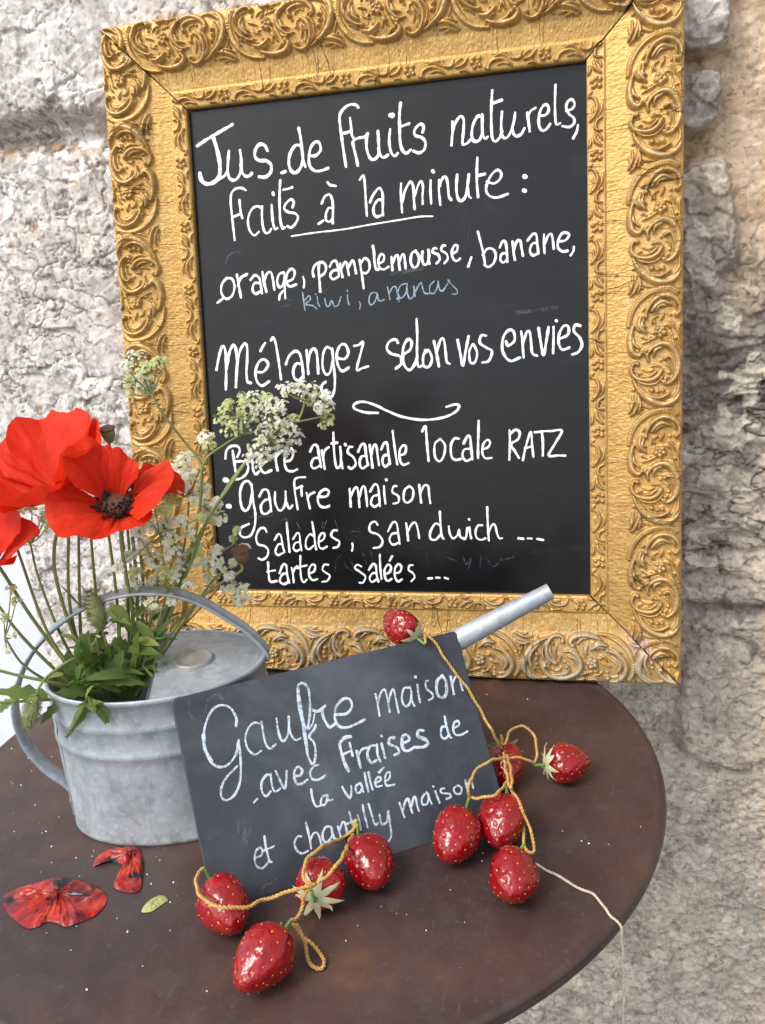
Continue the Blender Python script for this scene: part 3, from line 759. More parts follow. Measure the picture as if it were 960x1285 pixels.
pen.w('32,400 16,402 11,430 40,450 40,480 15,488;95,400 72,420 67,465 85,483 110,463 115,420 95,398;145,395 150,440 155,483;152,435 170,397 190,402 195,445 201,485', 13)
pen.end(WHITE, panel)
# line 7
pen.begin(); pen.panel(270, 590, 4.571)
pen.w('297,355 283,332 257,337 237,380 247,423 285,435 306,460 298,495 272,513 250,505;342,400 362,367 379,377 388,430 399,470;386,422 362,427 347,465 361,486 390,475;412,302 418,370 428,468', 14)
pen.w('448,395 470,362 484,367 490,420 497,460;488,412 462,417 450,445 466,463 490,453;558,297 568,360 576,430 581,453;570,382 547,367 524,395 522,440 541,453 568,430;595,412 623,395 629,367 612,362 596,390 597,435 616,450 642,438;700,345 677,347 667,375 690,395 714,410 705,438 680,445;788,420 790,440 786,462', 13)
pen.panel(450, 620, 3.84)
pen.w('92,147 78,132 56,147 57,180 95,195 116,225 104,253 72,260;142,180 165,137 184,142 192,190 199,240;191,187 162,192 150,220 166,243 196,233;230,140 235,180 240,223;238,182 255,147 274,137 285,165 293,212', 12)
pen.w('392,85 395,140 401,200 411,215;395,152 371,142 347,180 347,213 371,220 395,195;435,155 440,190 455,213 475,200 485,172 490,205 515,213;485,172 490,203 515,215 525,162;535,160 538,190 543,212;598,150 576,152 564,180 570,210 590,220 612,213;620,64 622,120 625,180 628,223;628,182 645,147 659,152 668,190 679,213 693,212', 12)
pen.w('532,121 534,123', 14); pen.w('770,213 793,215;815,213 835,214;860,215 890,221', 13)
pen.end(WHITE, panel)
# line 8
pen.begin(); pen.panel(270, 590, 4.571)
pen.w('305,530 308,590 318,638 355,635;300,582 345,574;370,590 390,542 409,547 415,600 426,645;412,592 387,597 372,635 396,653 421,640;440,560 448,600 452,643;446,595 456,567 472,552;490,492 490,560 496,620 510,643 527,627;474,562 500,552 525,546', 14)
pen.w('540,592 568,580 575,547 556,542 540,570 542,608 561,630 588,624;650,542 627,542 617,570 640,590 659,605 645,633 615,640;840,552 817,542 802,560 835,585 863,610 850,643 830,645', 13)
pen.panel(450, 620, 3.84)
pen.w('50,365 70,337 84,347 88,390 96,420;87,380 67,382 54,405 66,423 90,408;103,292 105,350 111,408;125,387 150,375 157,350 142,340 126,365 130,405 143,418 160,408;162,300 151,320;172,382 199,375 207,350 192,337 176,360 177,400 191,420 210,410;262,342 246,344 242,365 262,380 271,400 255,420', 12)
pen.w('335,406 355,405;375,402 392,403;415,402 432,408', 12)
pen.end(WHITE, panel)
# half wiped earlier writing
pen.begin(); pen.panel(270, 590, 4.571)
pen.w('690,580 695,520 720,490;740,520 760,560 790,580;770,500 800,560;850,480 870,540;900,470 905,560;620,290 615,330;640,290 625,330;690,290 705,335;380,290 410,280 420,330;470,300 490,340;780,350 830,352;200,270 330,262', 9)
pen.panel(450, 620, 3.84); pen.w('505,300 520,340 545,300 530,360;590,300 585,360;620,310 650,350 690,310;690,320 750,300;330,290 330,330;410,300 470,320;60,280 62,330;100,290 110,330', 7)
pen.panel(260, 290, 4.); pen.w('95,165 110,125 150,105 180,125;590,310 630,255;360,340 440,350;370,380 410,372', 8)
pen.panel(490, 270, 3.918); pen.w('380,130 390,70', 7); pen.w('0,290 160,262 ;620,480 820,455', 20)
pen.end(GHOST, panel, 'wiped_lettering')

# ------------------------------------------------------------------ small slate leaning on the can
SA = np.array([-.0594, -.3851, T]); SB = np.array([.1461, -.2494, T])
SE = (SB - SA); SW = np.linalg.norm(SE); SE /= SW
lean = R(31.5)
hb = np.array([-SE[1], SE[0], 0.])                          # horizontal, towards the wall
SV = hb * math.sin(lean) + np.array([0, 0, 1.]) * math.cos(lean)
SN = np.cross(SE, SV)                                       # faces the viewer
SH = .1590; SWD = .2445; TH = .0042
m = Mat('dark_slate', .55, spec=.45); v = m.coord()
a1 = m.noise(v, 9, 6, .62, .6); a2 = m.noise(v, 60, 5, .65)
c = m.ramp(a1, [(.30, (.022, .025, .032, 1)), (.50, (.040, .047, .061, 1)), (.68, (.078, .090, .112, 1))])
c = m.mix(m.ramp(a2, [(.5, G(0)), (.8, G(.35))]), c, (.11, .12, .135, 1))
m.base(c); m.rough(m.ramp(a2, [(.3, G(.45)), (.7, G(.62))])); m.bump(a2, .12, .0008)
SLATE = m.m
slate = tag(empty('slate_sign', SA), 'small dark slate with pale chalk handwriting, leaning against the watering can', 'slate sign')
mb = MB()
rc = .004; out = []
for cx_, cy_, a0 in ((SWD - rc, rc, -90), (SWD - rc, SH - rc, 0), (rc, SH - rc, 90), (rc, rc, 180)):
    for k in range(5):
        a = R(a0 + 22.5 * k); out.append((cx_ + rc * math.cos(a), cy_ + rc * math.sin(a)))
out = np.array(out); n = len(out); ctr = out.mean(0)
ins = ctr + (out - ctr) * (1 - .0006 / .08)
ring = lambda o2, d: SA + o2[:, :1] * SE + o2[:, 1:] * SV - SN * d
V = np.concatenate([ring(ins, 0), ring(out, .0006), ring(out, TH - .0006), ring(ins, TH)])
f = [tuple(range(n)), tuple(reversed(range(3 * n, 4 * n)))]
for q in range(3): f += [(q * n + i, (q + 1) * n + i, (q + 1) * n + (i + 1) % n, q * n + (i + 1) % n) for i in range(n)]
mb.add(V, f, 0, False)
splate = mb.build('slate_plate', SLATE, slate)
def spx(px, d=0.): return hit(px, SA + SN * d, SN)
pen = Pen(lambda p: spx(p), SN)
pen.begin(); pen.panel(220, 840, 4.571)
pen.w('348,325 350,280 320,225 270,205 220,225 182,290 164,370 168,450 197,520 235,555 280,558 320,530 350,480 363,410', 17)
pen.w('162,380 170,455 205,525', 24); pen.w('363,405 372,480 376,570 370,650 340,720 295,750 265,730 264,680 292,622 355,555', 14)
pen.w('495,312 450,307 415,345 402,400 416,455 455,488 492,468;495,300 505,370 520,430 545,453 575,430;580,282 590,350 607,403 627,408 647,370 652,310 650,272;650,315 662,370 690,406 718,395', 14)
pen.w('728,290 755,340 770,270 772,180 762,110 740,83 715,82 701,110 706,190 725,290 745,400 757,480 777,533 795,538 805,480 795,420 768,385 795,345 805,320', 15)
pen.w('704,110 712,190 730,290 745,390 757,470', 20)
pen.panel(380, 810, 4.)
pen.w('50,325 78,330 112,303;97,320 100,350 115,385 135,410 160,395', 16); pen.w('60,340 50,390 30,420', 10)
pen.w('165,347 218,342 246,307 235,270 202,270 167,310 162,370 187,408 235,408 310,373', 15)
pen.w('365,245 375,290 385,353;375,305 390,242 411,222 425,270 436,333;430,287 441,242 455,220 469,280 481,338;530,212 507,217 497,265 511,303 535,293 545,240 537,207;545,235 549,280 560,303;575,197 580,240 589,286', 11); pen.w('564,157 566,159', 13)
pen.w('630,177 617,182 620,215 648,240 653,262 632,275', 11); pen.w('700,152 674,180 674,240 700,263 720,240 718,182 700,152', 16); pen.w('742,157 750,200 758,243', 16); pen.w('752,192 767,157 785,162 795,200 802,225', 12)
pen.end(SLATEW, splate)
pen.begin(); pen.panel(310, 940, 6.4)
pen.w('185,207 152,212 117,270 122,345 155,378 190,340;190,200 197,270 215,333 240,338 265,317;230,177 262,245 303,318 315,250 318,175;385,217 428,210 443,172 415,142 387,165 377,225 402,278 440,278 485,245;570,127 532,142 507,190 522,238 560,248 600,233 630,210;52,432 82,400', 20)
pen.panel(380, 810, 4.)
pen.w('240,457 212,462 187,490 192,530 210,590 230,630', 16); pen.w('200,547 240,530;235,490 250,553', 13)
pen.w('270,530 280,570 290,613;276,552 300,520 335,512', 16); pen.w('365,502 337,507 324,550 342,588 370,576;372,497 376,550 390,583', 14); pen.w('395,492 405,530 413,563', 15); pen.w('394,453 396,456', 14)
pen.w('460,462 437,467 434,495 470,510 483,535 460,550;500,492 533,475 528,452 505,452 496,490 507,523 530,528 560,510;605,427 582,427 577,455 610,470 628,490 608,508 570,512', 16)
pen.w('712,357 720,400 735,453 745,463;715,407 697,412 694,450 711,468 735,450;755,416 783,400 780,380 761,387 754,420 767,448 795,448 825,432', 13)
pen.end(SLATEW, splate)
pen.begin(); pen.panel(310, 940, 6.4)
pen.w('515,325 527,400 552,458 590,455;640,372 607,382 592,430 612,453 640,420 645,372;642,400 660,412 686,406', 20)
pen.panel(380, 940, 4.)
pen.w('198,190 215,220 237,246 244,212 243,185;285,172 267,187 267,215 285,218 298,195 290,172;297,190 304,215;310,120 318,165 329,213;330,117 338,160 350,203;362,170 388,160 391,144 375,142 363,165 370,188 397,184;405,94 382,117;415,161 434,147 437,117 420,122 412,155 421,183 460,178', 12)
pen.end(SLATEW, splate)
pen.begin(); pen.panel(310, 940, 6.4)
pen.w('70,870 113,855 123,812 100,792 72,820 62,880 77,938 120,958 160,923 182,895;140,702 150,780 167,850 180,900 197,908;125,818 175,800 217,780', 19)
pen.w('435,702 407,702 382,750 397,808 440,838 490,818;472,590 490,660 505,730 515,798;506,742 530,682 560,672 582,710 595,760;670,622 632,627 607,680 617,738 650,743 683,690 678,632;682,662 697,710 712,723;730,622 740,660 752,708;742,655 765,592 785,592 797,640 803,668;820,505 835,560 852,618;805,600 870,575', 19)
pen.panel(380, 940, 4.)
pen.w('275,332 285,370 291,403;300,282 312,340 326,393;330,277 346,330 362,378 377,372;385,330 391,365 405,378 424,360 428,312;428,312 438,380 444,430 430,463 410,465;485,270 498,310 510,343;500,315 515,262 529,252 540,290 549,320;545,288 555,247 565,242 573,280 582,310', 12)
pen.w('610,227 597,250 602,278 625,273 631,235 620,217;632,240 647,276;665,212 675,240 686,270;710,197 692,202 697,220 735,225 743,240 720,250;775,182 757,200 767,223 790,223 797,197 778,182;815,157 822,190 831,208;825,183 838,152 847,162 856,198', 11); pen.w('654,187 656,189', 13)
pen.end(SLATEW, splate)
pen.begin(); pen.panel(220, 840, 4.571)
pen.w('80,185 82,250 120,297;170,245 190,175 240,143 272,170;288,800 270,830', 15)
pen.panel(310, 940, 6.4); pen.w('-20,650 -30,760;150,1050 170,1090 240,1040;30,640 10,700', 22)
pen.panel(380, 940, 4.); pen.w('580,420 620,430;440,430 470,450', 10); pen.panel(300, 1020, 4.); pen.w('-5,20 0,100;25,60 40,160;120,380 135,360', 14)
pen.end(GHOST, splate, 'wiped_lettering')
# ------------------------------------------------------------------ zinc watering can
CC = np.array([-.1448, -.2588, T]); CA = .3261
AX = np.array([math.cos(CA), math.sin(CA), 0]); AT = np.array([-AX[1], AX[0], 0]); ZZ = np.array([0, 0, 1.])
def cl(s, t, z): return CC + AX * s + AT * t + ZZ * z
ca, cb, ch = .0897, .0616, .1336
m = Mat('weathered_zinc', .42, metal=.4); v = m.coord()
vo = m.n('TexVoronoi'); m.t.links.new(v, vo.inputs['Vector']); vo.inputs['Scale'].default_value = 130
a1 = m.noise(v, 22, 6, .65, .5); a2 = m.noise(v, 220, 4, .65)
c = m.ramp(a1, [(.3, (.24, .28, .31, 1)), (.5, (.36, .41, .45, 1)), (.7, (.53, .58, .62, 1))])
c = m.mix(.30, c, m.ramp(vo.outputs['Color'], [(.0, (.28, .33, .37, 1)), (1., (.62, .67, .71, 1))]))
c = m.mix(m.ramp(a2, [(.55, G(0)), (.68, G(.5))]), c, (.62, .65, .66, 1))
a3 = m.noise(m.coord('Object', (1, 1, .25), (2, 1, 0)), 60, 5, .7, .6)
c = m.mix(m.ramp(a3, [(.52, G(0)), (.70, G(.55))]), c, (.22, .25, .27, 1))
sz_ = m.n('SeparateXYZ'); m.t.links.new(v, sz_.inputs[0])
ft_ = m.math('MULTIPLY', m.ramp(m.math('MULTIPLY', sz_.outputs[2], 20.), [(.0, G(1)), (.5, G(0))]), m.ramp(m.noise(v, 90, 5, .7), [(.45, G(0)), (.62, G(.6))]))
c = m.mix(ft_, c, (.16, .12, .09, 1))
m.base(c); m.rough(m.ramp(a1, [(.3, G(.46)), (.7, G(.62))])); m.bump(m.math('ADD', a2, a1), .2, .0010)
ZINC = m.m
m = Mat('dirty_zinc', .55, metal=.6); v = m.coord()
a1 = m.noise(v, 60, 6, .7)
m.base(m.ramp(a1, [(.3, (.25, .23, .19, 1)), (.6, (.42, .43, .42, 1))])); m.bump(a1, .3, .0008)
ZDIRT = m.m
can = tag(empty('watering_can', CC), 'grey zinc watering can filled with poppies and white wild flowers', 'watering can')
mb = MB()
prof = [(0, .975), (.0, 1.000), (.0015, 1.012), (.004, 1.012), (.0055, 1.0), (.03, 1.0), (.074, 1.003), (.0795, 1.004), (.0815, 1.018), (.084, 1.024), (.0865, 1.018), (.0885, 1.005),
        (.104, 1.006), (.106, 1.018), (.1085, 1.025), (.111, 1.018), (.113, 1.007), (.1295, 1.010), (.1305, 1.026), (.1325, 1.036), (.1348, 1.034), (.1356, 1.018), (.1345, 1.0), (.13, .995), (.08, .985), (.01, .975), (.006, .5), (.006, .01)]
th = np.linspace(0, 2 * math.pi, 128, endpoint=False)
def sect(z, k):
    rx = ca * np.cos(th) * k; ry = cb * np.sin(th) * k
    dent = .0008 * np.sin(3 * th + z * 40)
    return CC + AX * (rx + dent)[:, None] + AT * ry[:, None] + ZZ * z
mb.add(np.array([sect(z, k) for z, k in prof]), grid_faces(len(prof), 128, cv=True))
body = mb.build('body', ZINC, can)
mb = MB()                                                  # half cover over the spout side
rr = np.linspace(0, 1, 14); ph = np.linspace(-math.pi / 2, math.pi / 2, 49)
hv = np.array([[cl(ca * r * math.cos(p) * 1.0, cb * r * math.sin(p), .1338 + .0045 * (1 - r ** 2) * (.4 + .6 * math.cos(p))) for p in ph] for r in rr])
mb.add(hv, grid_faces(14, 49))
lipf = np.array([[cl(-.0004, t * cb, z) for t in np.linspace(-.99, .99, 20)] for z in (.1368, .131)])
mb.add(lipf, grid_faces(2, 20))
hood = mb.build('half_cover', ZINC, can)
mb = MB()                                                  # pressed disc on the cover
a = np.linspace(0, 2 * math.pi, 48, endpoint=False)
pr = [(.0001, .0030), (.009, .0028), (.0128, .0022), (.0142, .0030), (.0158, .0034), (.0170, .0022), (.0174, -.001)]
mb.add(np.array([[cl(.031 + r * math.cos(t), -.0055 + r * math.sin(t), .1368 + z) for t in a] for r, z in pr]), grid_faces(len(pr), 48, cv=True))
mb.build('pressed_disc', ZDIRT, hood)
# strap handle: a channel section strip in the plane of the spout
hs = [(.0905, .130), (.090, .1369), (.078, .1545), (.066, .166), (.0422, .1857), (.0144, .1977), (-.021, .1999), (-.0584, .1889), (-.0922, .1642), (-.1117, .1373), (-.1214, .1084), (-.1189, .0772), (-.107, .0517), (-.0895, .030), (-.0893, .016)]
hp = smooth(hs, 8)
tg = np.gradient(hp, axis=0); tg /= np.linalg.norm(tg, axis=1)[:, None]; nn_ = np.c_[-tg[:, 1], tg[:, 0]]
cs = [(-.0075, .0006), (-.0088, .0022), (-.0078, .0034), (-.0062, .0030), (-.005, .0014), (0, .0010), (.005, .0014), (.0062, .0030), (.0078, .0034), (.0088, .0022), (.0075, .0006), (.005, -.0003), (0, -.0007), (-.005, -.0003)]
V = np.array([[cl(p[0] + q[0] * d, w_, p[1] + q[1] * d) for w_, d in cs] for p, q in zip(hp, -nn_)])
mb = MB(); mb.add(V, grid_faces(len(hp), len(cs), cv=True) + [tuple(range(len(cs))), tuple(reversed(range((len(hp) - 1) * len(cs), len(hp) * len(cs))))]); mb.build('handle', ZINC, can)
mb = MB()
sp0, sp1 = np.array([.078, .047]), np.array([.340, .160])
axp = [cl(*(sp0 + (sp1 - sp0) * t)[[0]], -.0 , (sp0 + (sp1 - sp0) * t)[1]) for t in np.linspace(0, 1, 20)]
tube(mb, axp, [.0135, .0125, .0098, .0072], 40, caps=False)
tube(mb, axp[12:], [.0082, .0062], 40, caps=False)
e = np.array(axp); t_ = (e[-1] - e[-2]) / np.linalg.norm(e[-1] - e[-2]); _, u_, v_ = basis(t_)
rg = lambda r, o: np.array([e[-1] + t_ * o + r * (math.cos(q) * u_ + math.sin(q) * v_) for q in np.linspace(0, 2 * math.pi, 40, endpoint=False)])
mb.add(np.concatenate([rg(.0072, 0), rg(.0074, .0006), rg(.0062, .0006), rg(.0062, -.002)]), grid_faces(4, 40, cv=True))
mb.build('spout', ZINC, can)
mb = MB(); sm_ = []
for z_ in np.linspace(.004, .130, 24):
    for da, o_ in ((-.045, 1.010), (-.038, 1.030), (.0, 1.032), (.012, 1.010)):
        q_ = math.pi + .12 + da; k_ = o_ + (.012 if abs(z_ - .084) < .004 or abs(z_ - .1085) < .004 else 0); sm_.append(cl(ca * math.cos(q_) * k_, cb * math.sin(q_) * k_, z_))
mb.add(sm_, grid_faces(24, 4)); mb.build('seam', ZINC, can)

# ------------------------------------------------------------------ flowers
def plant(name, rough, c0, c1, sc=60, trans=.3, bump=.2, spec=.4):
    m = Mat(name, rough, spec=spec); v = m.coord(); nz = m.noise(v, sc, 4, .6)
    col_ = m.ramp(nz, [(.3, c0), (.7, c1)]); m.base(col_)
    tr = m.n('BsdfTranslucent'); m.t.links.new(col_, tr.inputs[0])
    mx = m.n('MixShader'); mx.inputs[0].default_value = trans
    m.t.links.new(m.b.outputs[0], mx.inputs[1]); m.t.links.new(tr.outputs[0], mx.inputs[2])
    m.t.links.new(mx.outputs[0], m.t.nodes['Material Output'].inputs[0])
    m.bump(m.noise(v, sc * 5, 4), bump, .0008)
    return m
STEM = plant('fresh_stem', .5, (.17, .22, .06, 1), (.30, .35, .13, 1), 40, .15).m
LEAF = plant('green_leaf', .5, (.08, .155, .030, 1), (.22, .32, .085, 1), 26, .45).m
YLEAF = plant('yellow_green_leaf', .5, (.20, .26, .05, 1), (.36, .40, .12, 1), 70, .35).m
FLW = plant('white_floret', .6, (.90, .91, .76, 1), (.96, .96, .90, 1), 200, .5).m
FLY = plant('lime_floret', .6, (.55, .62, .22, 1), (.80, .83, .48, 1), 200, .45).m
POD = plant('seed_pod', .55, (.15, .18, .06, 1), (.30, .33, .15, 1), 120, .05).m
PODR = plant('reddish_pod', .55, (.13, .06, .04, 1), (.24, .16, .08, 1), 120, .05).m
HAIRY = plant('hairy_bud', .7, (.24, .29, .10, 1), (.44, .47, .24, 1), 160, .25).m
ANTH = plant('dark_stamens', .7, (.008, .006, .010, 1), (.035, .02, .03, 1), 300, .0).m
POLL = plant('brown_stigma', .7, (.06, .025, .015, 1), (.16, .07, .035, 1), 300, .0).m
m = plant('poppy_petal', .48, (.74, .030, .010, 1), (.86, .058, .018, 1), 16, .38, .0, .25)
uvn = m.n('UVMap').outputs[0]
q = m.n('Mapping'); m.t.links.new(uvn, q.inputs[0]); q.inputs['Scale'].default_value = (26, 2.2, 1)
vn_ = m.noise(q.outputs[0], 2.2, 5, .65, .4)
su_ = m.n('SeparateXYZ'); m.t.links.new(uvn, su_.inputs[0])
pc_ = m.b.inputs['Base Color'].links[0].from_socket
pc_ = m.mix(m.ramp(vn_, [(.40, G(.30)), (.56, G(0))]), pc_, (.50, .012, .007, 1))
pc_ = m.mix(m.ramp(su_.outputs[1], [(.10, G(1)), (.24, G(0))]), pc_, (.10, .004, .012, 1))
m.base(pc_)
for nd_ in m.t.nodes:
    if nd_.type == 'BSDF_TRANSLUCENT': m.t.links.new(pc_, nd_.inputs[0])
m.bump(vn_, .6, .0016)
PETAL = m.m

BP0 = np.array([-.1876, -.2734, .87]); BPN = np.array([.56, -.83, 0.])
BPN /= np.linalg.norm(BPN)
def bp(px, d=0.): return hit([px], BP0 + BPN * d, BPN)[0]
def bps(pts):
    return np.array([bp(q[:2], q[2] if len(q) > 2 else 0.) for q in pts])
rng = np.random.default_rng(5)

def petal(mb, c, axis, az, spread, L, e0, e1, seed, ruf=.10, nr=40, nt=70):
    a = nrm(axis); u = RW[0] - a * (RW[0] @ a); u /= np.linalg.norm(u); v = np.cross(a, u)
    r = np.linspace(.0, 1, nr); t = np.linspace(-1, 1, nt)
    el = R(e0) + (R(e1) - R(e0)) * r
    ds = np.r_[0, np.diff(r)]
    rho = np.cumsum(np.cos(el) * ds); hh_ = np.cumsum(np.sin(el) * ds)
    rs = np.random.default_rng(seed); p1, p2, p3 = rs.uniform(0, 6, 3)
    Tm, Rm = np.meshgrid(t, r)
    Lm = L * (1 - .30 * np.abs(Tm) ** 3.2) * (1 + .035 * np.sin(4.5 * Tm + p1) * Rm + .015 * np.sin(11 * Tm + p2) * Rm)
    phi = az + Tm * spread * (.75 + .25 * np.sqrt(Rm))
    wv = ruf * L * Rm ** 2 * (.55 * np.sin(3.1 * Tm + p2) + .35 * np.sin(6.3 * Tm + p3 + 2 * Rm) + .16 * np.sin(14 * Tm + p1))
    nz = (fbm(Tm * 3 + seed, Rm * 3, 4, seed) - .5) * .16 * L * Rm + (fbm(Tm * 16 + seed, Rm * 4, 3, seed + 2) - .5) * .035 * L * Rm
    ro = rho[:, None] * Lm; hz = hh_[:, None] * Lm + wv + nz
    # curl of the rim
    ro = ro + .04 * L * Rm ** 4
    V = c + a * hz[..., None] + (np.cos(phi)[..., None] * u + np.sin(phi)[..., None] * v) * ro[..., None]
    return V, np.stack([Tm, Rm], -1)
def petal_mesh(name, V, UV, parent, th_=.0003):
    o = big_grid(name, V, PETAL, parent, UV)
    return o
def heart(c, axis, parent, sz=1.):
    a, u, v = basis(axis)
    mb = MB()
    pr = [(.0005, 0), (.004, .001), (.0062, .004), (.0066, .008), (.0058, .0095), (.003, .0105), (.0002, .0108)]
    an = np.linspace(0, 2 * math.pi, 20, endpoint=False)
    mb.add(np.array([[c + a * z * sz + (math.cos(q) * u + math.sin(q) * v) * r * sz * (1 + .10 * math.cos(q * 10)) for q in an] for r, z in pr]), grid_faces(len(pr), 20, cv=True))
    mb.build('seed_capsule', POLL, parent)
    mb = MB()
    for k in range(190):
        q = rng.uniform(0, 6.283); el = rng.uniform(.25, 1.25); ln = rng.uniform(.008, .0135) * sz
        d = a * math.sin(el) + (math.cos(q) * u + math.sin(q) * v) * math.cos(el)
        p0 = c + a * .001; p1 = p0 + d * ln
        tube(mb, [p0, p1], [.00022], 4, 0, False)
        s_ = .0009 * sz; b0, b1, b2 = basis(d)
        w6 = [p1 + b0 * s_ * 1.4, p1 - b0 * s_ * 1.4, p1 + b1 * s_, p1 - b1 * s_, p1 + b2 * s_, p1 - b2 * s_]
        mb.add(w6, [(0, 2, 4), (0, 4, 3), (0, 3, 5), (0, 5, 2), (1, 4, 2), (1, 3, 4), (1, 5, 3), (1, 2, 5)], 0, False)
    mb.build('stamens', ANTH, parent)
def flower_stem(pts, r, parent, mat=None, name='stem', hairs=True):
    mb = MB(); p = smooth(bps(pts), 8); tube(mb, p, r, 8)
    if hairs:
        for k in range(int(len(p) * 2.2)):
            i = rng.integers(1, len(p)); d = rng.normal(size=3); d /= np.linalg.norm(d)
            tube(mb, [p[i], p[i] + d * .0022], [.00012, .00005], 3, 0, False)
    mb.build(name, mat or STEM, parent)
def todc(p): d = CAM - p; return d / np.linalg.norm(d)
root = lambda: bp((150 + rng.uniform(-25, 25), 872, rng.uniform(-.02, .015)))

def poppy(label, cpx, d, axis, petals, stem, heart_on=True, sz=1.):
    c = bp(cpx, d)
    t = tag(empty('poppy', bps(stem)[-1]), label, 'poppy', 'red poppies in the watering can')
    for k, (az, sp_, L, e0, e1, ruf) in enumerate(petals):
        V, UV = petal(None, c - np.array(axis) * .0003 * k, axis, R(az), R(sp_), L, e0, e1, abs(int(cpx[0])) + k * 7, ruf)
        petal_mesh('petal', V, UV, t)
    if heart_on: heart(c + np.array(axis) * .0008, axis, t, sz)
    mb = MB(); p = smooth(np.concatenate([[c, c - np.array(axis) * .006], bps(stem)]), 8); tube(mb, p, [.0013, .0014, .0016], 8)
    for k in range(110):
        i = rng.integers(4, len(p)); dd = rng.normal(size=3); dd /= np.linalg.norm(dd)
        tube(mb, [p[i], p[i] + dd * .0024], [.00013, .00006], 3, 0, False)
    mb.build('stem', STEM, t)
    return t
nrm = lambda v_: np.array(v_, float) / np.linalg.norm(v_)
P1c = bp((150, 634), .03)
ax1 = nrm(todc(P1c) * .62 + np.array([-.02, 0, .70]))
poppy('open red poppy facing the viewer with its dark heart showing', (150, 645), .03, ax1,
      [(78, 58, .053, 80, 52, .08), (148, 50, .066, 68, 48, .10), (3, 52, .059, 60, 30, .11), (218, 56, .058, 46, 14, .12), (292, 52, .044, 44, 26, .11)],
      [(153, 690, .02), (165, 760, .01), (172, 830, 0), (168, 875, 0)], sz=1.75)
poppy('red poppy seen from behind, mostly hidden by the front poppy', (162, 612), -.012, nrm((.25, .55, .55)),
      [(70, 70, .036, 60, 40, .12), (0, 66, .046, 30, 20, .10), (180, 66, .034, 40, 40, .10)],
      [(164, 650, -.008), (172, 745, -.006), (172, 830, 0), (162, 876, 0)], False)
ax2 = nrm((-.16, -.30, .9))
poppy('big red poppy with broad petals, behind the one with the dark heart', (82, 624), -.006, ax2,
      [(80, 70, .074, 36, 58, .12), (262, 70, .062, 22, 52, .13), (-2, 60, .068, 34, 50, .12), (172, 62, .075, 22, 40, .15), (125, 48, .074, 30, 48, .12)],
      [(76, 650, 0), (68, 710, 0), (90, 790, 0), (130, 875, -.005)], False)
ax3 = nrm((-.05, -.30, .9))
poppy('red poppy cut by the left edge of the picture', (-4, 706), .0, ax3,
      [(90, 66, .042, 35, 40, .12), (270, 70, .042, 15, 40, .12), (6, 62, .044, 15, 42, .12), (186, 62, .042, 30, 50, .12)],
      [(8, 725, 0), (40, 775, 0), (85, 835, 0), (120, 876, 0)], False)

def seed_head(label, cpx, d, axis, stem, mat, sz=1., cap=True):
    c = bp(cpx, d); t = tag(empty('poppy_seed_head', bps(stem)[-1]), label, 'seed head', 'poppy seed heads')
    a, u, v = basis(axis)
    mb = MB(); pr = [(.0016, -.0085), (.003, -.0078), (.0052, -.004), (.0066, .001), (.0068, .004), (.0062, .0062)]
    an = np.linspace(0, 2 * math.pi, 40, endpoint=False)
    f_ = lambda r, z: [c + a * z * sz + (math.cos(q) * u + math.sin(q) * v) * r * sz * (1 + .045 * math.cos(q * 10)) for q in an]
    mb.add(np.array([f_(r, z) for r, z in pr]), grid_faces(len(pr), 40, cv=True)); mb.build('capsule', mat, t)
    mb = MB(); pr2 = [(.0062, .0060), (.0082, .0066), (.0084, .0074), (.006, .0084), (.0002, .0088)]
    mb.add(np.array([f_(r, z) for r, z in pr2]), grid_faces(len(pr2), 40, cv=True)); mb.build('crown', POLL, t)
    flower_stem([(*cpx, d)] + stem if False else stem, [.0012, .0015], t)
    return t
seed_head('pale green poppy seed head with dark crown above the poppies', (136, 546), -.02, (.05, -.25, 1), [(137, 556, -.02), (143, 600, -.025), (158, 720, -.012), (165, 875, -.008)], POD, .82)
seed_head('reddish brown poppy seed head in front of the lower corner of the blackboard', (303, 698), .012, (.02, -.3, 1), [(302, 707, .012), (304, 714, .012), (296, 721, .012), (262, 742, .012), (222, 785, .012), (185, 850, .005), (170, 875, 0)], PODR, .92)

